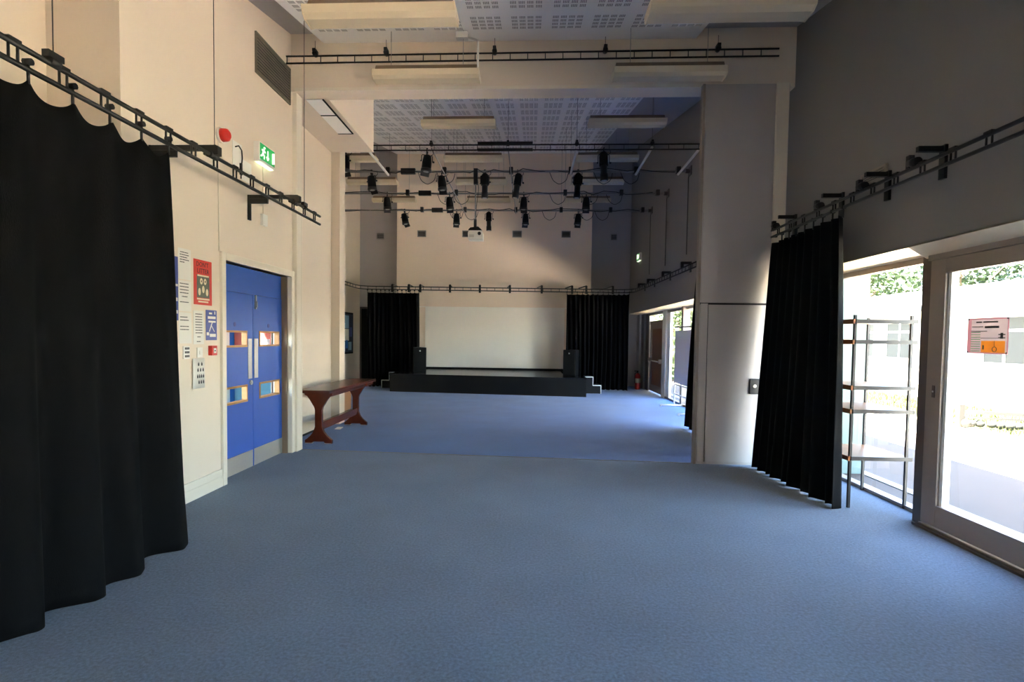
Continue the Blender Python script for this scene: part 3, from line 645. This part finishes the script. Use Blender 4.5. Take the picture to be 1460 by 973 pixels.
# ================================================================== LUMINAIRES
def lum_thing(label, x0, x1, y, z1, group):
    L = x1-x0; t = thing('pendant_light', label, 'light', (x0,y,z1), group, local=True)
    prof = [(-.135,-.075),(-.115,-.135),(-.07,-.165),(.07,-.165),(.115,-.135),(.135,-.075)]
    part('diffuser_trough', MB().prism(prof, 'x', .01, L-.01), 'lum', t)
    part('spine', MB().prism([(-.10,-.075),(.10,-.075),(.06,0),(-.06,0)], 'x', .03, L-.03), 'lumtop', t)
    pe = [(a*1.05, b*1.03 if b < -.1 else b) for a, b in prof]
    part('end_cap', MB().prism(pe, 'x', 0, .012), 'lum', t); part('end_cap', MB().prism(pe, 'x', L-.012, L), 'lum', t)
    up = zc(y)-z1
    for xx in (.2, L-.2): part('suspension_wire', MB().tube([(xx,0,0),(xx,0,up)], .004, 5), 'grey_pipe', t)
    return t
rows = [(4.63,4.33),(6.6,4.755),(9.45,5.29),(11.84,5.475),(13.65,5.49),(15.85,5.59)]
pos = ['nearest the camera','second from the camera, before the beam','third from the camera, just behind the beam','fourth from the camera','fifth from the camera','sixth from the camera, nearest the back wall']
for i, (y, z) in enumerate(rows):
    for nm, x0, x1 in (('left', -4.65, -3.385), ('middle', -1.92, -.655), ('right', .91, 2.2)):
        if nm == 'left' and i < 3: continue
        t = lum_thing('cream pendant trough light in the %s row, %s' % (nm, pos[i]), x0, x1, y, z, 'pendant lights')
        if nm == 'middle' and i == 1:
            part('power_conduit', MB().tube([(1.24,0,-.02),(1.24,0,zc(y)-z-.12),(1.0,-.0,zc(y)-z-.04)], .014, 8).box(.98,1.12,-.04,.04,zc(y)-z-.1,zc(y)-z-.03), 'whitepipe', t)
        if nm == 'left' or i > 2: pass

# ================================================================== SPOTLIGHTS
def spot(label, x, y, z, kind, tilt, rz):
    t = thing('stage_spotlight', label, 'spotlight', (x,y,z), 'theatre spotlights', local=True)
    part('hook_clamp', MB().tube([(0,.0+.035*math.sin(a),.0+.035*math.cos(a)) for a in [k*PI/6-1.2 for k in range(9)]], .009, 6).box(-.012,.012,-.03,.03,-.07,-.03).tube([(0,0,-.03),(0,0,-.09)], .008, 6), 'black', t)
    L = .50 if kind == 'profile' else .30; w = .075 if kind == 'profile' else .085
    yh = -.09; yl = .2 if kind == 'profile' else .15; pv = yh-yl*.72
    part('yoke', MB().tube([(-.10,0,pv),(-.10,0,yh-.015),(-.085,0,yh),(.085,0,yh),(.10,0,yh-.015),(.10,0,pv)], .008, 6), 'black', t)
    R = Matrix.Rotation(tilt, 3, 'Y'); c = Vector((0,0,pv))
    T = lambda p: c + R @ Vector(p)
    a, b_ = L*.38, -L*.62
    body = MB()
    if kind == 'profile':
        body.tube([T((0,0,a)),T((0,0,a-.03)),T((0,0,a*.2)),T((0,0,-.05))], [.045,.07,.078,.078], 12)
        body.obox(T((0,0,a*.3)), (.13,.15,.16), R)
        lens = MB().tube([T((0,0,-.05)),T((0,0,b_*.6)),T((0,0,b_*.62)),T((0,0,b_))], [.06,.06,.068,.07], 14)
    else:
        body.tube([T((0,0,a)),T((0,0,a*.75)),T((0,0,-.02)),T((0,0,b_*.72))], [.04,.07,.086,.088], 12)
        lens = MB().tube([T((0,0,b_*.72)),T((0,0,b_*.75)),T((0,0,b_))], [.092,.095,.095], 14)
        lens.obox(T((0,.06,b_-.02)), (.16,.01,.10), R @ Matrix.Rotation(.5,3,'X'))
    bo = part('lamp_body', body, 'blackmatt', t); part('lens_tube', lens, 'black', t)
    part('lens', MB().tube([T((0,0,b_-.001)),T((0,0,b_-.004))], .05, 14), 'steel', t)
    part('tilt_knob', MB().tube([(.10,0,pv),(.135,0,pv)], .018, 8), 'black', t); part('yoke_bolt', MB().tube([(-.10,0,pv),(-.12,0,pv)], .014, 8), 'black', t)
    part('power_cable', MB().tube(path_pts([T((0,0,a)),(.05,.05,yh),(.13,.04,-.05),(.11,.02,.01)], .03, 3), .006, 5), 'black', t)
    t.rotation_euler.z = rz
    return t
SP = [(9.9,4.895,[(-3.417,'f',.05,'leftmost on the second truss, beside the column'),(-1.917,'f',.1,'second from left on the second truss'),(1.238,'p2',-.05,'rightmost on the second truss')]),
      (11.4,4.965,[(-3.369,'f',-.1,'leftmost on the first plain bar'),(-1.896,'f',-.1,'second from left on the first plain bar'),(-1.0,'p',0,'long one right beside the projector pole'),(-.326,'p',.14,'long tilted one in the middle of the first plain bar'),(.908,'p2',.06,'rightmost on the first plain bar')]),
      (13.2,4.985,[(-3.521,'f',-.06,'leftmost on the middle bar'),(-2.004,'f',-.1,'second from left on the middle bar'),(-.22,'f',.05,'third from left on the middle bar'),(1.26,'f',.03,'rightmost on the middle bar')]),
      (14.95,4.985,[(-3.5,'f',-.2,'leftmost on the rearmost bar'),(-2.073,'f',0,'second from left on the rearmost bar'),(-1.193,'p2',-.02,'third from left on the rearmost bar, right of the projector'),(-.195,'f',0,'fourth from left on the rearmost bar'),(1.22,'f',.1,'rightmost on the rearmost bar')])]
for y, z, ls in SP:
    for px, k, tl_, l in ls:
        spot('black theatre spotlight, '+l, px, y, z, 'profile' if k[0] == 'p' else 'fresnel', tl_, random.uniform(-.5,.5))
# projector
t = thing('projector', 'white ceiling projector on a long pole from the lighting bar', 'projector', (-1.19,11.4,3.6))
part('pole', MB().tube([(-1.19,11.4,4.96),(-1.19,11.4,3.86)], .016, 10), 'grey_pipe', t)
part('pole_clamp', MB().box(-1.23,-1.15,11.36,11.44,4.70,5.02), 'black', t); part('pole_sleeve', MB().tube([(-1.19,11.4,3.98),(-1.19,11.4,3.82)], .032, 10), 'black', t)
part('mount_plate', MB().prism([(-1.32,3.76),(-1.28,3.80),(-1.12,3.82),(-1.05,3.76),(-1.05,3.74),(-1.32,3.74)], 'y', 11.3, 11.5), 'black', t)
bo = part('projector_body', MB().prism([(-1.32,3.55),(-1.02,3.55),(-1.02,3.70),(-1.05,3.735),(-1.31,3.735),(-1.33,3.68)], 'y', 11.27, 11.53), 'white', t, .01)
part('lens', MB().tube([(-1.09,11.27,3.67),(-1.09,11.25,3.67)], .035, 12), 'black', bo); part('vent_slots', MB().box(-1.30,-1.2,11.267,11.27,3.6,3.605).box(-1.30,-1.2,11.267,11.27,3.62,3.625).box(-1.30,-1.2,11.267,11.27,3.64,3.645), 'ink', bo, kind='stuff')
part('power_cable', MB().tube(path_pts([(-1.17,11.38,4.95),(-1.12,11.36,4.6),(-1.17,11.37,4.2),(-1.17,11.38,3.8)], .1, 4), .006, 5), 'black', t)

# ================================================================== CURTAINS
def curtain(name, label, top, bot, zt, zb, folds, amp0, amp1, hooks=None, sag=0, n=None, m=28, seed=1, hookz=None, flare=None, group=None):
    """top/bot: polylines (x,y); cloth hangs between them with folds"""
    rr = random.Random(seed)
    t = thing(name, label, 'curtain', (bot[0][0], bot[0][1], 0), group)
    n = n or folds*10
    def interp(pl, u):
        Ls = [math.dist(a, b) for a, b in zip(pl, pl[1:])]; T = sum(Ls)*u
        for (a, b), L in zip(zip(pl, pl[1:]), Ls):
            if T <= L or (a, b) == (pl[-2], pl[-1]): k = T/L if L else 0; return Vector((a[0]+(b[0]-a[0])*k, a[1]+(b[1]-a[1])*k))
            T -= L
    ph = [rr.uniform(0, 6.28) for _ in range(6)]
    vs = []
    for j in range(m+1):
        v = j/m
        for i in range(n+1):
            u = i/n
            p = interp(top, u)*(1-v**.9)+interp(bot, u)*v**.9
            d = (interp(top, min(1,u+.01))-interp(top, max(0,u-.01))).normalized(); nn = Vector((-d.y, d.x))
            a = amp0+(amp1-amp0)*v
            uu = u+.012*math.sin(3*v+ph[0])+.02*math.sin(u*7+ph[1])*v
            wv = math.sin(2*PI*folds*uu+ph[2])+.45*math.sin(2*PI*folds*.53*uu+ph[3]+v*.8)+.25*math.sin(2*PI*folds*1.9*uu+ph[4]+v*1.5)*v
            q = p+nn*a*wv
            z = zt+(zb-zt)*v
            if sag and hooks:
                k = (u*hooks) % 1; z -= sag*(4*k*(1-k))*(1-v)**3
            if v == 1: z += .012*math.sin(2*PI*folds*uu+1)
            vs.append((q.x, q.y, max(.004, z)))
    b = MB().add(vs, [(j*(n+1)+i, j*(n+1)+i+1, (j+1)*(n+1)+i+1, (j+1)*(n+1)+i) for j in range(m) for i in range(n)], True)
    o = part('fabric', b, 'curtain', t); sd = o.modifiers.new('cloth', 'SOLIDIFY'); sd.thickness = .006; sd.offset = 0
    if hooks and hookz:
        for k in range(hooks+1):
            p = interp(top, min(.9999, k/hooks))
            hb = MB().tube([(p.x,p.y,zt-.02),(p.x,p.y,hookz)], .008, 6).tube([(p.x-.02,p.y,hookz),(p.x+.02,p.y,hookz)], .018, 8)
            part('track_hook', hb, 'black', t)
    return t
curtain('stage_curtain', 'large black curtain hanging at the near left edge', [(-2.6,1.92),(-2.6,3.83)], [(-2.66,1.75),(-2.55,2.75),(-2.50,3.2),(-2.53,3.92)], 2.84, .006, 6, .012, .06, 7, .07, 120, 40, 3, 2.93)
curtain('stage_curtain', 'black curtain on the near right between partition and shelf unit', [(2.95,6.87),(2.92,5.36)], [(2.76,6.74),(2.79,5.85),(2.87,5.12)], 2.74, .006, 9, .03, .05, 8, .0, 130, 30, 5, 2.82)
curtain('stage_curtain', 'black curtain at the back left of the stage', [(-4.93,16.3),(-4.5,16.42),(-3.40,16.42)], [(-4.93,16.25),(-4.5,16.5),(-3.40,16.55)], 2.86, .008, 12, .05, .07, 12, .02, 130, 24, 8, 2.92)
curtain('stage_curtain', 'black curtain at the back right of the stage', [(1.05,16.42),(2.5,16.42),(2.87,16.3)], [(1.05,16.55),(2.6,16.6),(2.90,16.4)], 2.86, .008, 14, .05, .07, 12, .02, 150, 24, 11, 2.92)
curtain('stage_curtain', 'black curtain mostly hidden behind the right partition wall', [(2.95,9.9),(2.98,7.4)], [(2.74,9.75),(2.88,7.4)], 2.80, .03, 7, .03, .05, 6, .02, 80, 24, 14, 2.92)

# ================================================================== STAGE, SCREEN, SPEAKERS
sc_ = thing('projection_screen', 'wide white screen panel on the back wall above the stage', 'screen', (-1.2,17.58,.56))
part('screen_face', MB().box(-3.42,1.06,17.572,17.598,.56,2.49), 'screen', sc_)
part('screen_top_batten', MB().box(-3.75,1.2,17.56,17.598,2.49,2.51), 'screen', sc_)
st = thing('stage_platform', 'low black stage platform in front of the white screen', 'stage', (-1.2,15,0))
fp = [(-3.9,15.0),(1.48,14.48),(1.48,16.15),(.93,16.15),(.93,17.5),(-3.28,17.5),(-3.28,16.15),(-3.9,16.15)]
part('fascia', MB().prism(fp, 'z', 0, .465), 'stage', st)
part('deck_top', MB().prism([(-3.92,14.975),(1.5,14.455),(1.5,16.17),(.94,16.17),(.94,17.52),(-3.29,17.52),(-3.29,16.17),(-3.92,16.17)], 'z', .465, .5), 'stagetop', st, .004)
def steps(label, s, x0, y0, y1):
    t = thing('stage_steps', label, 'steps', (x0,y0,0))
    poly = [(x0,0),(x0+s*.46,0),(x0+s*.46,.235),(x0+s*.235,.235),(x0+s*.235,.47),(x0,.47)]
    if s < 0: poly = poly[::-1]
    part('step_block', MB().prism(poly, 'y', y0, y1), 'stage', t)
    e = .018; b = MB(); X_ = lambda a: sorted((x0+s*a[0], x0+s*a[1]))
    for a, z in (((0,.245),.47),((.235,.47),.235)):
        xa, xb = X_(a); b.box(xa,xb,y0-.012,y0+.02,z-e,z+.006)
    for a, z0, z1 in (((.23,.25),.235,.47),((.455,.475),0,.235)):
        xa, xb = X_(a); b.box(xa,xb,y0-.012,y0+.02,z0,z1)
    part('white_edging', b, 'white', t, label='white painted edge strip')
    return t
steps('black steps with white edging at the right end of the stage', 1, 1.52, 15.45, 16.05)
steps('black steps with white edging at the left end of the stage', -1, -3.94, 16.0, 16.12)
def speaker(label, x, y, rz):
    t = thing('loudspeaker', label, 'speaker', (x,y,.5), 'stage loudspeakers', local=True)
    part('cabinet', MB().prism([(-.19,-.17),(.19,-.17),(.15,.19),(-.15,.19)], 'z', 0, .72), 'blackmatt', t, .012)
    part('grille', MB().box(-.17,.17,-.185,-.17,.03,.69), 'blackmatt', t, .006)
    part('badge', MB().tube([(.0,-.187,.62),(0,-.184,.62)], .022, 12), 'steel', t); part('handle', MB().box(-.06,.06,-.02,.02,.72,.73), 'black', t)
    t.rotation_euler.z = rz
speaker('black loudspeaker at the left end of the stage', -3.28, 15.95, .35)
speaker('black loudspeaker at the right end of the stage', 1.16, 15.6, -.45)

# ================================================================== TABLE
t = thing('refectory_table', 'dark red mahogany trestle table against the left wall', 'table', (-3.03,8.7,0))
part('table_top', MB().box(-3.29,-2.80,7.50,9.78,.725,.768), 'mahog', t, .008)
part('apron', MB().box(-3.17,-2.92,7.62,9.6,.67,.735).box(-2.86,-2.82,7.6,9.66,.672,.73), 'mahog', t, .004)
for y in (7.62,9.27):
    half = [(.0,.735),(.20,.735),(.20,.695),(.165,.68),(.12,.62),(.085,.56),(.06,.52),(.05,.48),(.05,.24),(.075,.17),(.12,.11),(.165,.07),(.195,.05),(.195,0),(.10,0),(.08,.03),(0,.03)]
    poly = half+[(-a,b) for a, b in half[::-1]][1:-1]
    part('trestle_leg', MB().prism([(-3.0+a,b) for a, b in poly][::-1], 'y', y-.03, y+.03), 'mahog', t, .004)
part('stretcher', MB().box(-3.03,-2.96,7.64,9.25,.19,.30), 'mahog', t, .004)
for y in (7.62,9.27): part('foot_pad', MB().box(-3.19,-3.09,y-.03,y+.03,0,.012).box(-2.91,-2.81,y-.03,y+.03,0,.012), 'steel', t)
tag(part('paper_scrap', MB().obox((-3.16,8.88,.006),(.09,.2,.01), Matrix.Rotation(.1,3,'Z')), 'paper'), 'scrap of white paper on the carpet under the table', 'paper')
cp = thing('low_cupboard', 'low pale wood cupboard beyond the table legs', 'cupboard', (-3.8,10.55,0))
part('carcass', MB().box(-4.3,-3.62,10.2,10.85,.06,.62), 'shelfwood', cp, .004); part('plinth', MB().box(-4.28,-3.65,10.23,10.82,0,.06), 'blackmatt', cp); part('door', MB().box(-3.62,-3.605,10.22,10.83,.08,.6), 'shelfwood', cp)

# noticeboard on far left wall
nb = thing('noticeboard', 'navy framed noticeboard with pale papers on the far left wall', 'noticeboard', (XFL,16.6,.98))
part('board_frame', MB().box(XFL,XFL+.03,15.7,17.28,.97,2.26), 'blackmatt', nb); part('pin_surface', MB().box(XFL+.03,XFL+.034,15.76,17.22,1.02,2.21), 'pinboard', nb)
for y0, y1, z0, z1, m_ in ((16.3,16.5,1.92,2.15,'blueposter'),(16.45,16.85,1.76,2.16,'paleblue'),(16.25,16.85,1.38,1.74,'paper'),(16.55,16.75,1.14,1.4,'bluewall'),(16.2,16.5,1.06,1.34,'paleblue'),(16.9,17.15,1.5,1.8,'blueposter'),(16.8,17.1,1.08,1.34,'paleblue')):
    part('pinned_sheet', MB().box(XFL+.034,XFL+.037,y0,y1,z0,z1), m_, nb)
# ================================================================== RIGHT SIDE THINGS
sh = thing('shelf_unit', 'metal and wood shelf unit standing against the window', 'shelf', (2.988,5.22,0), local=True)
for x in (0,.517):
    for y in (0,.62): part('post', MB().box(x-.012,x+.012,y-.012,y+.012,0,1.80), 'shelfmetal', sh, .002)
for i, z in enumerate((.47,.91,1.13,1.555,1.745)):
    b = part('shelf_board', MB().box(-.012,.545,-.012,.632,z-.012,z+.012), 'shelfwood', sh, .003)
    part('front_edge', MB().box(0,.56,-.024,-.012,z-.022,z+.014), 'shelfmetal', b); part('side_edge', MB().box(-.026,-.012,-.02,.62,z-.026,z+.016), 'shelfedge', b)
sh.rotation_euler.z = .03
# poster on glass door
ps_ = thing('door_poster', 'pinkish diagram poster with an orange block taped to the glass door', 'poster', (XD-.013,4.2,1.47))
xp = XD-.016
def qd(u0,u1,v0,v1,x):
    ya, yb, za, zb = 4.39-.365*u1, 4.39-.365*u0, 1.475+.267*v0, 1.475+.267*v1
    return MB().add([(x,ya,za),(x,yb,za),(x,yb,zb),(x,ya,zb)], [(0,3,2,1)])
def q2(u0,u1,v0,v1): return (xp-.0016, xp-.0008, 4.39-.365*u1, 4.39-.365*u0, 1.475+.267*v0, 1.475+.267*v1)
b = qd(0,1,0,.04,xp).add(qd(0,.1,.04,1,xp).v, [(0,3,2,1)]).add(qd(.97,1,.04,1,xp).v, [(0,3,2,1)]).add(qd(.1,.97,.95,1,xp).v, [(0,3,2,1)])
part('sheet', b, 'poster_pink', ps_)
part('sheet_middle', qd(.1,.97,.36,.95,xp).add(qd(.1,.36,.04,.36,xp).v, [(0,3,2,1)]).add(qd(.93,.97,.04,.36,xp).v, [(0,3,2,1)]), 'poster_white', ps_)
part('orange_block', qd(.36,.93,.04,.36,xp), 'poster_orange', ps_)
b = MB()
for i in range(9): b.box(*q2(.1,.34,.06+.065*i,.085+.065*i))
part('caption_lines', b, 'greenprint', ps_, kind='stuff')
b = MB().box(*q2(.22,.36,.86,.9)).box(*q2(.40,.75,.86,.9)).box(*q2(.12,.4,.74,.765)).box(*q2(.44,.78,.71,.77)).box(*q2(.1,.5,.62,.64)).box(*q2(.35,.85,.43,.445)).box(*q2(.82,.88,.42,.58)).box(*q2(.77,.93,.52,.55)).box(*q2(.77,.93,.43,.46)).box(*q2(.68,.69,.2,.36)).box(*q2(.40,.44,.12,.24))
b.tube([(xp-.001,4.39-.365*(.69+.05*math.cos(a)),1.475+.267*(.13+.068*math.sin(a))) for a in [k*PI/8 for k in range(16)]], .0025, 5, True)
part('diagram_lines', b, 'frame_dark', ps_, kind='stuff')
b = MB()
for y in (4.035,4.38):
    for z in (1.485,1.733): b.tube([(xp-.003,y,z),(xp,y,z)], .006, 8)
part('fixing_dot', b, 'ink', ps_, kind='stuff')
# display board
db = thing('display_board', 'freestanding grey display board on white tube legs by the far windows', 'board', (3.33,12,0))
part('board_panel', MB().box(3.325,3.355,11.3,12.8,.56,1.75), 'board', db)
part('top_rail', MB().tube([(3.34,11.2,1.82),(3.34,12.9,1.84)], .014, 8), 'darkpipe', db)
for y in (11.28,12.82): part('leg_tube', MB().tube([(3.34,y,.02),(3.34,y,1.83)], .017, 8), 'whitepipe', db)
for z in (.52,.30): part('cross_tube', MB().tube([(3.34,11.28,z),(3.34,12.82,z)], .014, 8), 'whitepipe', db)
for y in (11.28,12.82): part('foot', MB().tube([(3.02,y,.03),(3.5,y,.03)], .018, 8).tube([(3.03,y,0),(3.03,y,.03)], .02, 8), 'whitepipe', db)
# fire extinguisher
fe = thing('fire_extinguisher', 'red fire extinguisher on the floor by the far door', 'extinguisher', (3.3,17.0,0))
part('cylinder', MB().tube([(3.3,17.0,0),(3.3,17.0,.03),(3.3,17.0,.42),(3.3,17.0,.48),(3.3,17.0,.5)], [.07,.08,.08,.05,.03], 14), 'red', fe); part('valve', MB().tube([(3.3,17,.5),(3.3,17,.56)], .02, 8).box(3.2,3.32,16.985,17.015,.55,.58), 'black', fe)
part('label_band', MB().tube([(3.3,17,.2),(3.3,17,.34)], .0815, 14), 'skin', fe); part('hose', MB().tube(path_pts([(3.3,16.98,.54),(3.2,16.93,.5),(3.2,16.92,.2)], .05, 4), .012, 6), 'black', fe)
t = thing('smoke_detector', 'small round white smoke detector on the rear ceiling', 'detector', (-2.3,7.65,zc(7.65)))
part('base', MB().tube([(-2.3,7.65,zc(7.65)+.01),(-2.3,7.65,zc(7.65)-.03)], .06, 14), 'white', t); part('head', MB().tube([(-2.3,7.65,zc(7.65)-.03),(-2.3,7.65,zc(7.65)-.055)], [.045,.03], 14), 'white', t)

# ================================================================== OUTSIDE
struct('ground_paving', MB().box(3.66,5.75,-12,34,-.16,-.04), 'paving', label='paving strip along the outside of the windows, darkened for building shade', cat='paving')
struct('ground_patio', MB().box(5.75,8.3,-12,34,-.16,-.04), 'concrete', label='pale concrete patio outside the right windows', cat='patio')
struct('ground_lawn', MB().box(8.3,60,-20,60,-.16,-.045), 'grass', label='lawn beyond the patio', cat='lawn')
tag(struct('drain_channel', MB().box(4.0,4.12,-6,20,-.045,-.03), 'drain'), 'grey drain channel running through the patio parallel to the windows', 'drain')
rr = random.Random(4); b = MB()
for i in range(9000):
    x = rr.uniform(8.4,11.0); y = rr.uniform(7,21)
    if abs(y-10.75+(x-8.15)*.4035) < .22: continue
    h = rr.uniform(.05,.13); a = rr.uniform(0,6.28); w_ = .012
    b.add([(x-w_*math.cos(a),y-w_*math.sin(a),-.045),(x+w_*math.cos(a),y+w_*math.sin(a),-.045),(x+rr.uniform(-.04,.04),y+rr.uniform(-.04,.04),-.045+h)], [(0,1,2)])
tag(part('grass_strip', b, 'grass', kind='stuff'), 'yellow green grass in front of the white building', 'grass')
fw = struct('wall_fin', MB().box(3.70,4.02,6.75,7.0,-.04,3.0), 'palegreen', label='pale green rendered fin wall outside the side window', cat='wall')
hs = thing('white_building', 'long low white building with a pale roof across the lawn', 'building', (11.5,18,0))
part('wall', MB().box(11.5,18.0,6.0,34,-.05,2.55), 'render', hs)
part('roof', MB().add([(11.0,5.6,2.52),(11.0,34.4,2.52),(14.8,34.4,3.42),(14.8,5.6,3.42),(18.5,5.6,2.52),(18.5,34.4,2.52),(11.0,5.6,2.62),(11.0,34.4,2.62),(14.8,34.4,3.52),(14.8,5.6,3.52),(18.5,5.6,2.62),(18.5,34.4,2.62)],
     [(0,1,2,3),(3,2,5,4),(6,9,8,7),(9,10,11,8),(0,6,7,1),(5,11,10,4),(0,3,9,6),(3,4,10,9),(1,7,8,2),(2,8,11,5)]), 'roofm', hs)
part('gutter', MB().box(10.86,11.0,5.6,34.4,2.44,2.57), 'black', hs)
for y0 in (7.4,10.3,13.2,15.4,17.0,18.9,20.9,23.2,26.0):
    w_ = 1.35
    f = MB().box(11.47,11.5,y0,y0+w_,1.0,1.08).box(11.47,11.5,y0,y0+w_,2.2,2.28).box(11.47,11.5,y0,y0+.07,1.08,2.2).box(11.47,11.5,y0+w_-.07,y0+w_,1.08,2.2).box(11.47,11.5,y0+w_/2-.03,y0+w_/2+.03,1.08,2.2).box(11.47,11.5,y0+.07,y0+w_-.07,1.85,1.91)
    wf = part('window', f, 'frame_white', hs); part('window_pane', MB().box(11.485,11.499,y0+.07,y0+w_-.07,1.08,2.2), 'winglass', wf)
# bench / edging
be = thing('low_rail', 'low weathered timber rail over rough stones beside the lawn', 'rail', (8.9,10.6,0))
p0, p1 = Vector((8.15,10.75,-.04)), Vector((11.0,9.6,-.04))
part('post', MB().box(p0.x-.05,p0.x+.05,p0.y-.05,p0.y+.05,-.04,.40), 'timber', be); part('post', MB().box(p1.x-.05,p1.x+.05,p1.y-.05,p1.y+.05,-.04,.40), 'timber', be)
part('rail', MB().beam(p0+Vector((0,0,.30)), p1+Vector((0,0,.30)), .06, .06), 'timber', be); part('rail', MB().beam(p0+Vector((0,0,.20)), p1+Vector((0,0,.20)), .05, .035), 'timber', be)
for i in range(24):
    u = (i+.5)/24; p = p0.lerp(p1, u); part('stone', MB().ball((p.x+rr.uniform(-.02,.02),p.y+rr.uniform(-.04,.04),.045), rr.uniform(.075,.095), 7, 5, .9), 'stone', be)
# trees and shrubs
def tree(label, x, y, h, cr, n, m, seed, name='leafy_tree', low=.35, cat='tree', leaf=.34):
    rr = random.Random(seed); t = thing(name, label, cat, (x,y,-.05))
    tr = MB().tube([(x,y,-.06),(x+.05,y,h*.3),(x-.05,y+.1,h*.7)], [.06*h**.5,.05*h**.5,.02*h**.5], 8)
    for k in range(5):
        a = rr.uniform(0,6.28); z = h*rr.uniform(.3,.55); tr.tube([(x,y,z),(x+cr*.6*math.cos(a),y+cr*.6*math.sin(a),z+h*.25)], [.03*h**.5,.01], 6)
    part('trunk', tr, 'bark', t)
    cl = [(Vector((x+rr.uniform(-.6,.6)*cr, y+rr.uniform(-.6,.6)*cr, h*(low+(1-low)*rr.random()*.85))), cr*rr.uniform(.35,.55)) for _ in range(14)]
    b = MB()
    for i in range(n):
        c, r = rr.choice(cl); d = Vector((rr.gauss(0,1),rr.gauss(0,1),rr.gauss(0,1))).normalized()*r*rr.random()**.4
        p = c+d; a = Vector((rr.gauss(0,1),rr.gauss(0,1),rr.gauss(0,.6))).normalized(); c2 = a.cross(Vector((rr.gauss(0,1),rr.gauss(0,1),rr.gauss(0,1)))).normalized()
        s = leaf*rr.uniform(.6,1.2)
        b.add([p-a*s*.5,p+c2*s*.28,p+a*s*.5,p-c2*s*.28], [(0,1,2,3)])
    part('foliage', b, m, t, kind='stuff')
    return t
TR = [(23.5,23,8.5,3.5,'leaf','bright green tree nearest the right edge behind the white building'),(23.5,31.2,8.5,3.5,'leaf2','darker green tree behind the white building, middle of the row'),(23.5,39.4,8.5,3.5,'leaf','bright green tree farthest left behind the white building'),(33,34,11,4,'leaf2','tall dark tree at the back right beyond the bright one'),(33,44,11,4,'leaf','tall bright tree in the middle of the back row'),(33,54,11,4,'leaf2','tall dark tree at the left of the back row')]
for i, (x, y, h, cr, m_, l) in enumerate(TR): tree(l, x, y, h, cr, 4200, m_, 20+i)
for i, (x, y, h, l) in enumerate(((5.9,22,3.2,'leafy bright shrub outside the far windows, nearest the display board'),(7.5,27,3.6,'leafy bright shrub outside the far windows, second from the room'),(6.6,32.5,3.6,'leafy shrub outside the far windows, farthest of the three'))):
    tree(l, x, y, h, 1.5, 2600, 'leaf', 40+i, 'garden_shrub', .05, 'shrub', .22)
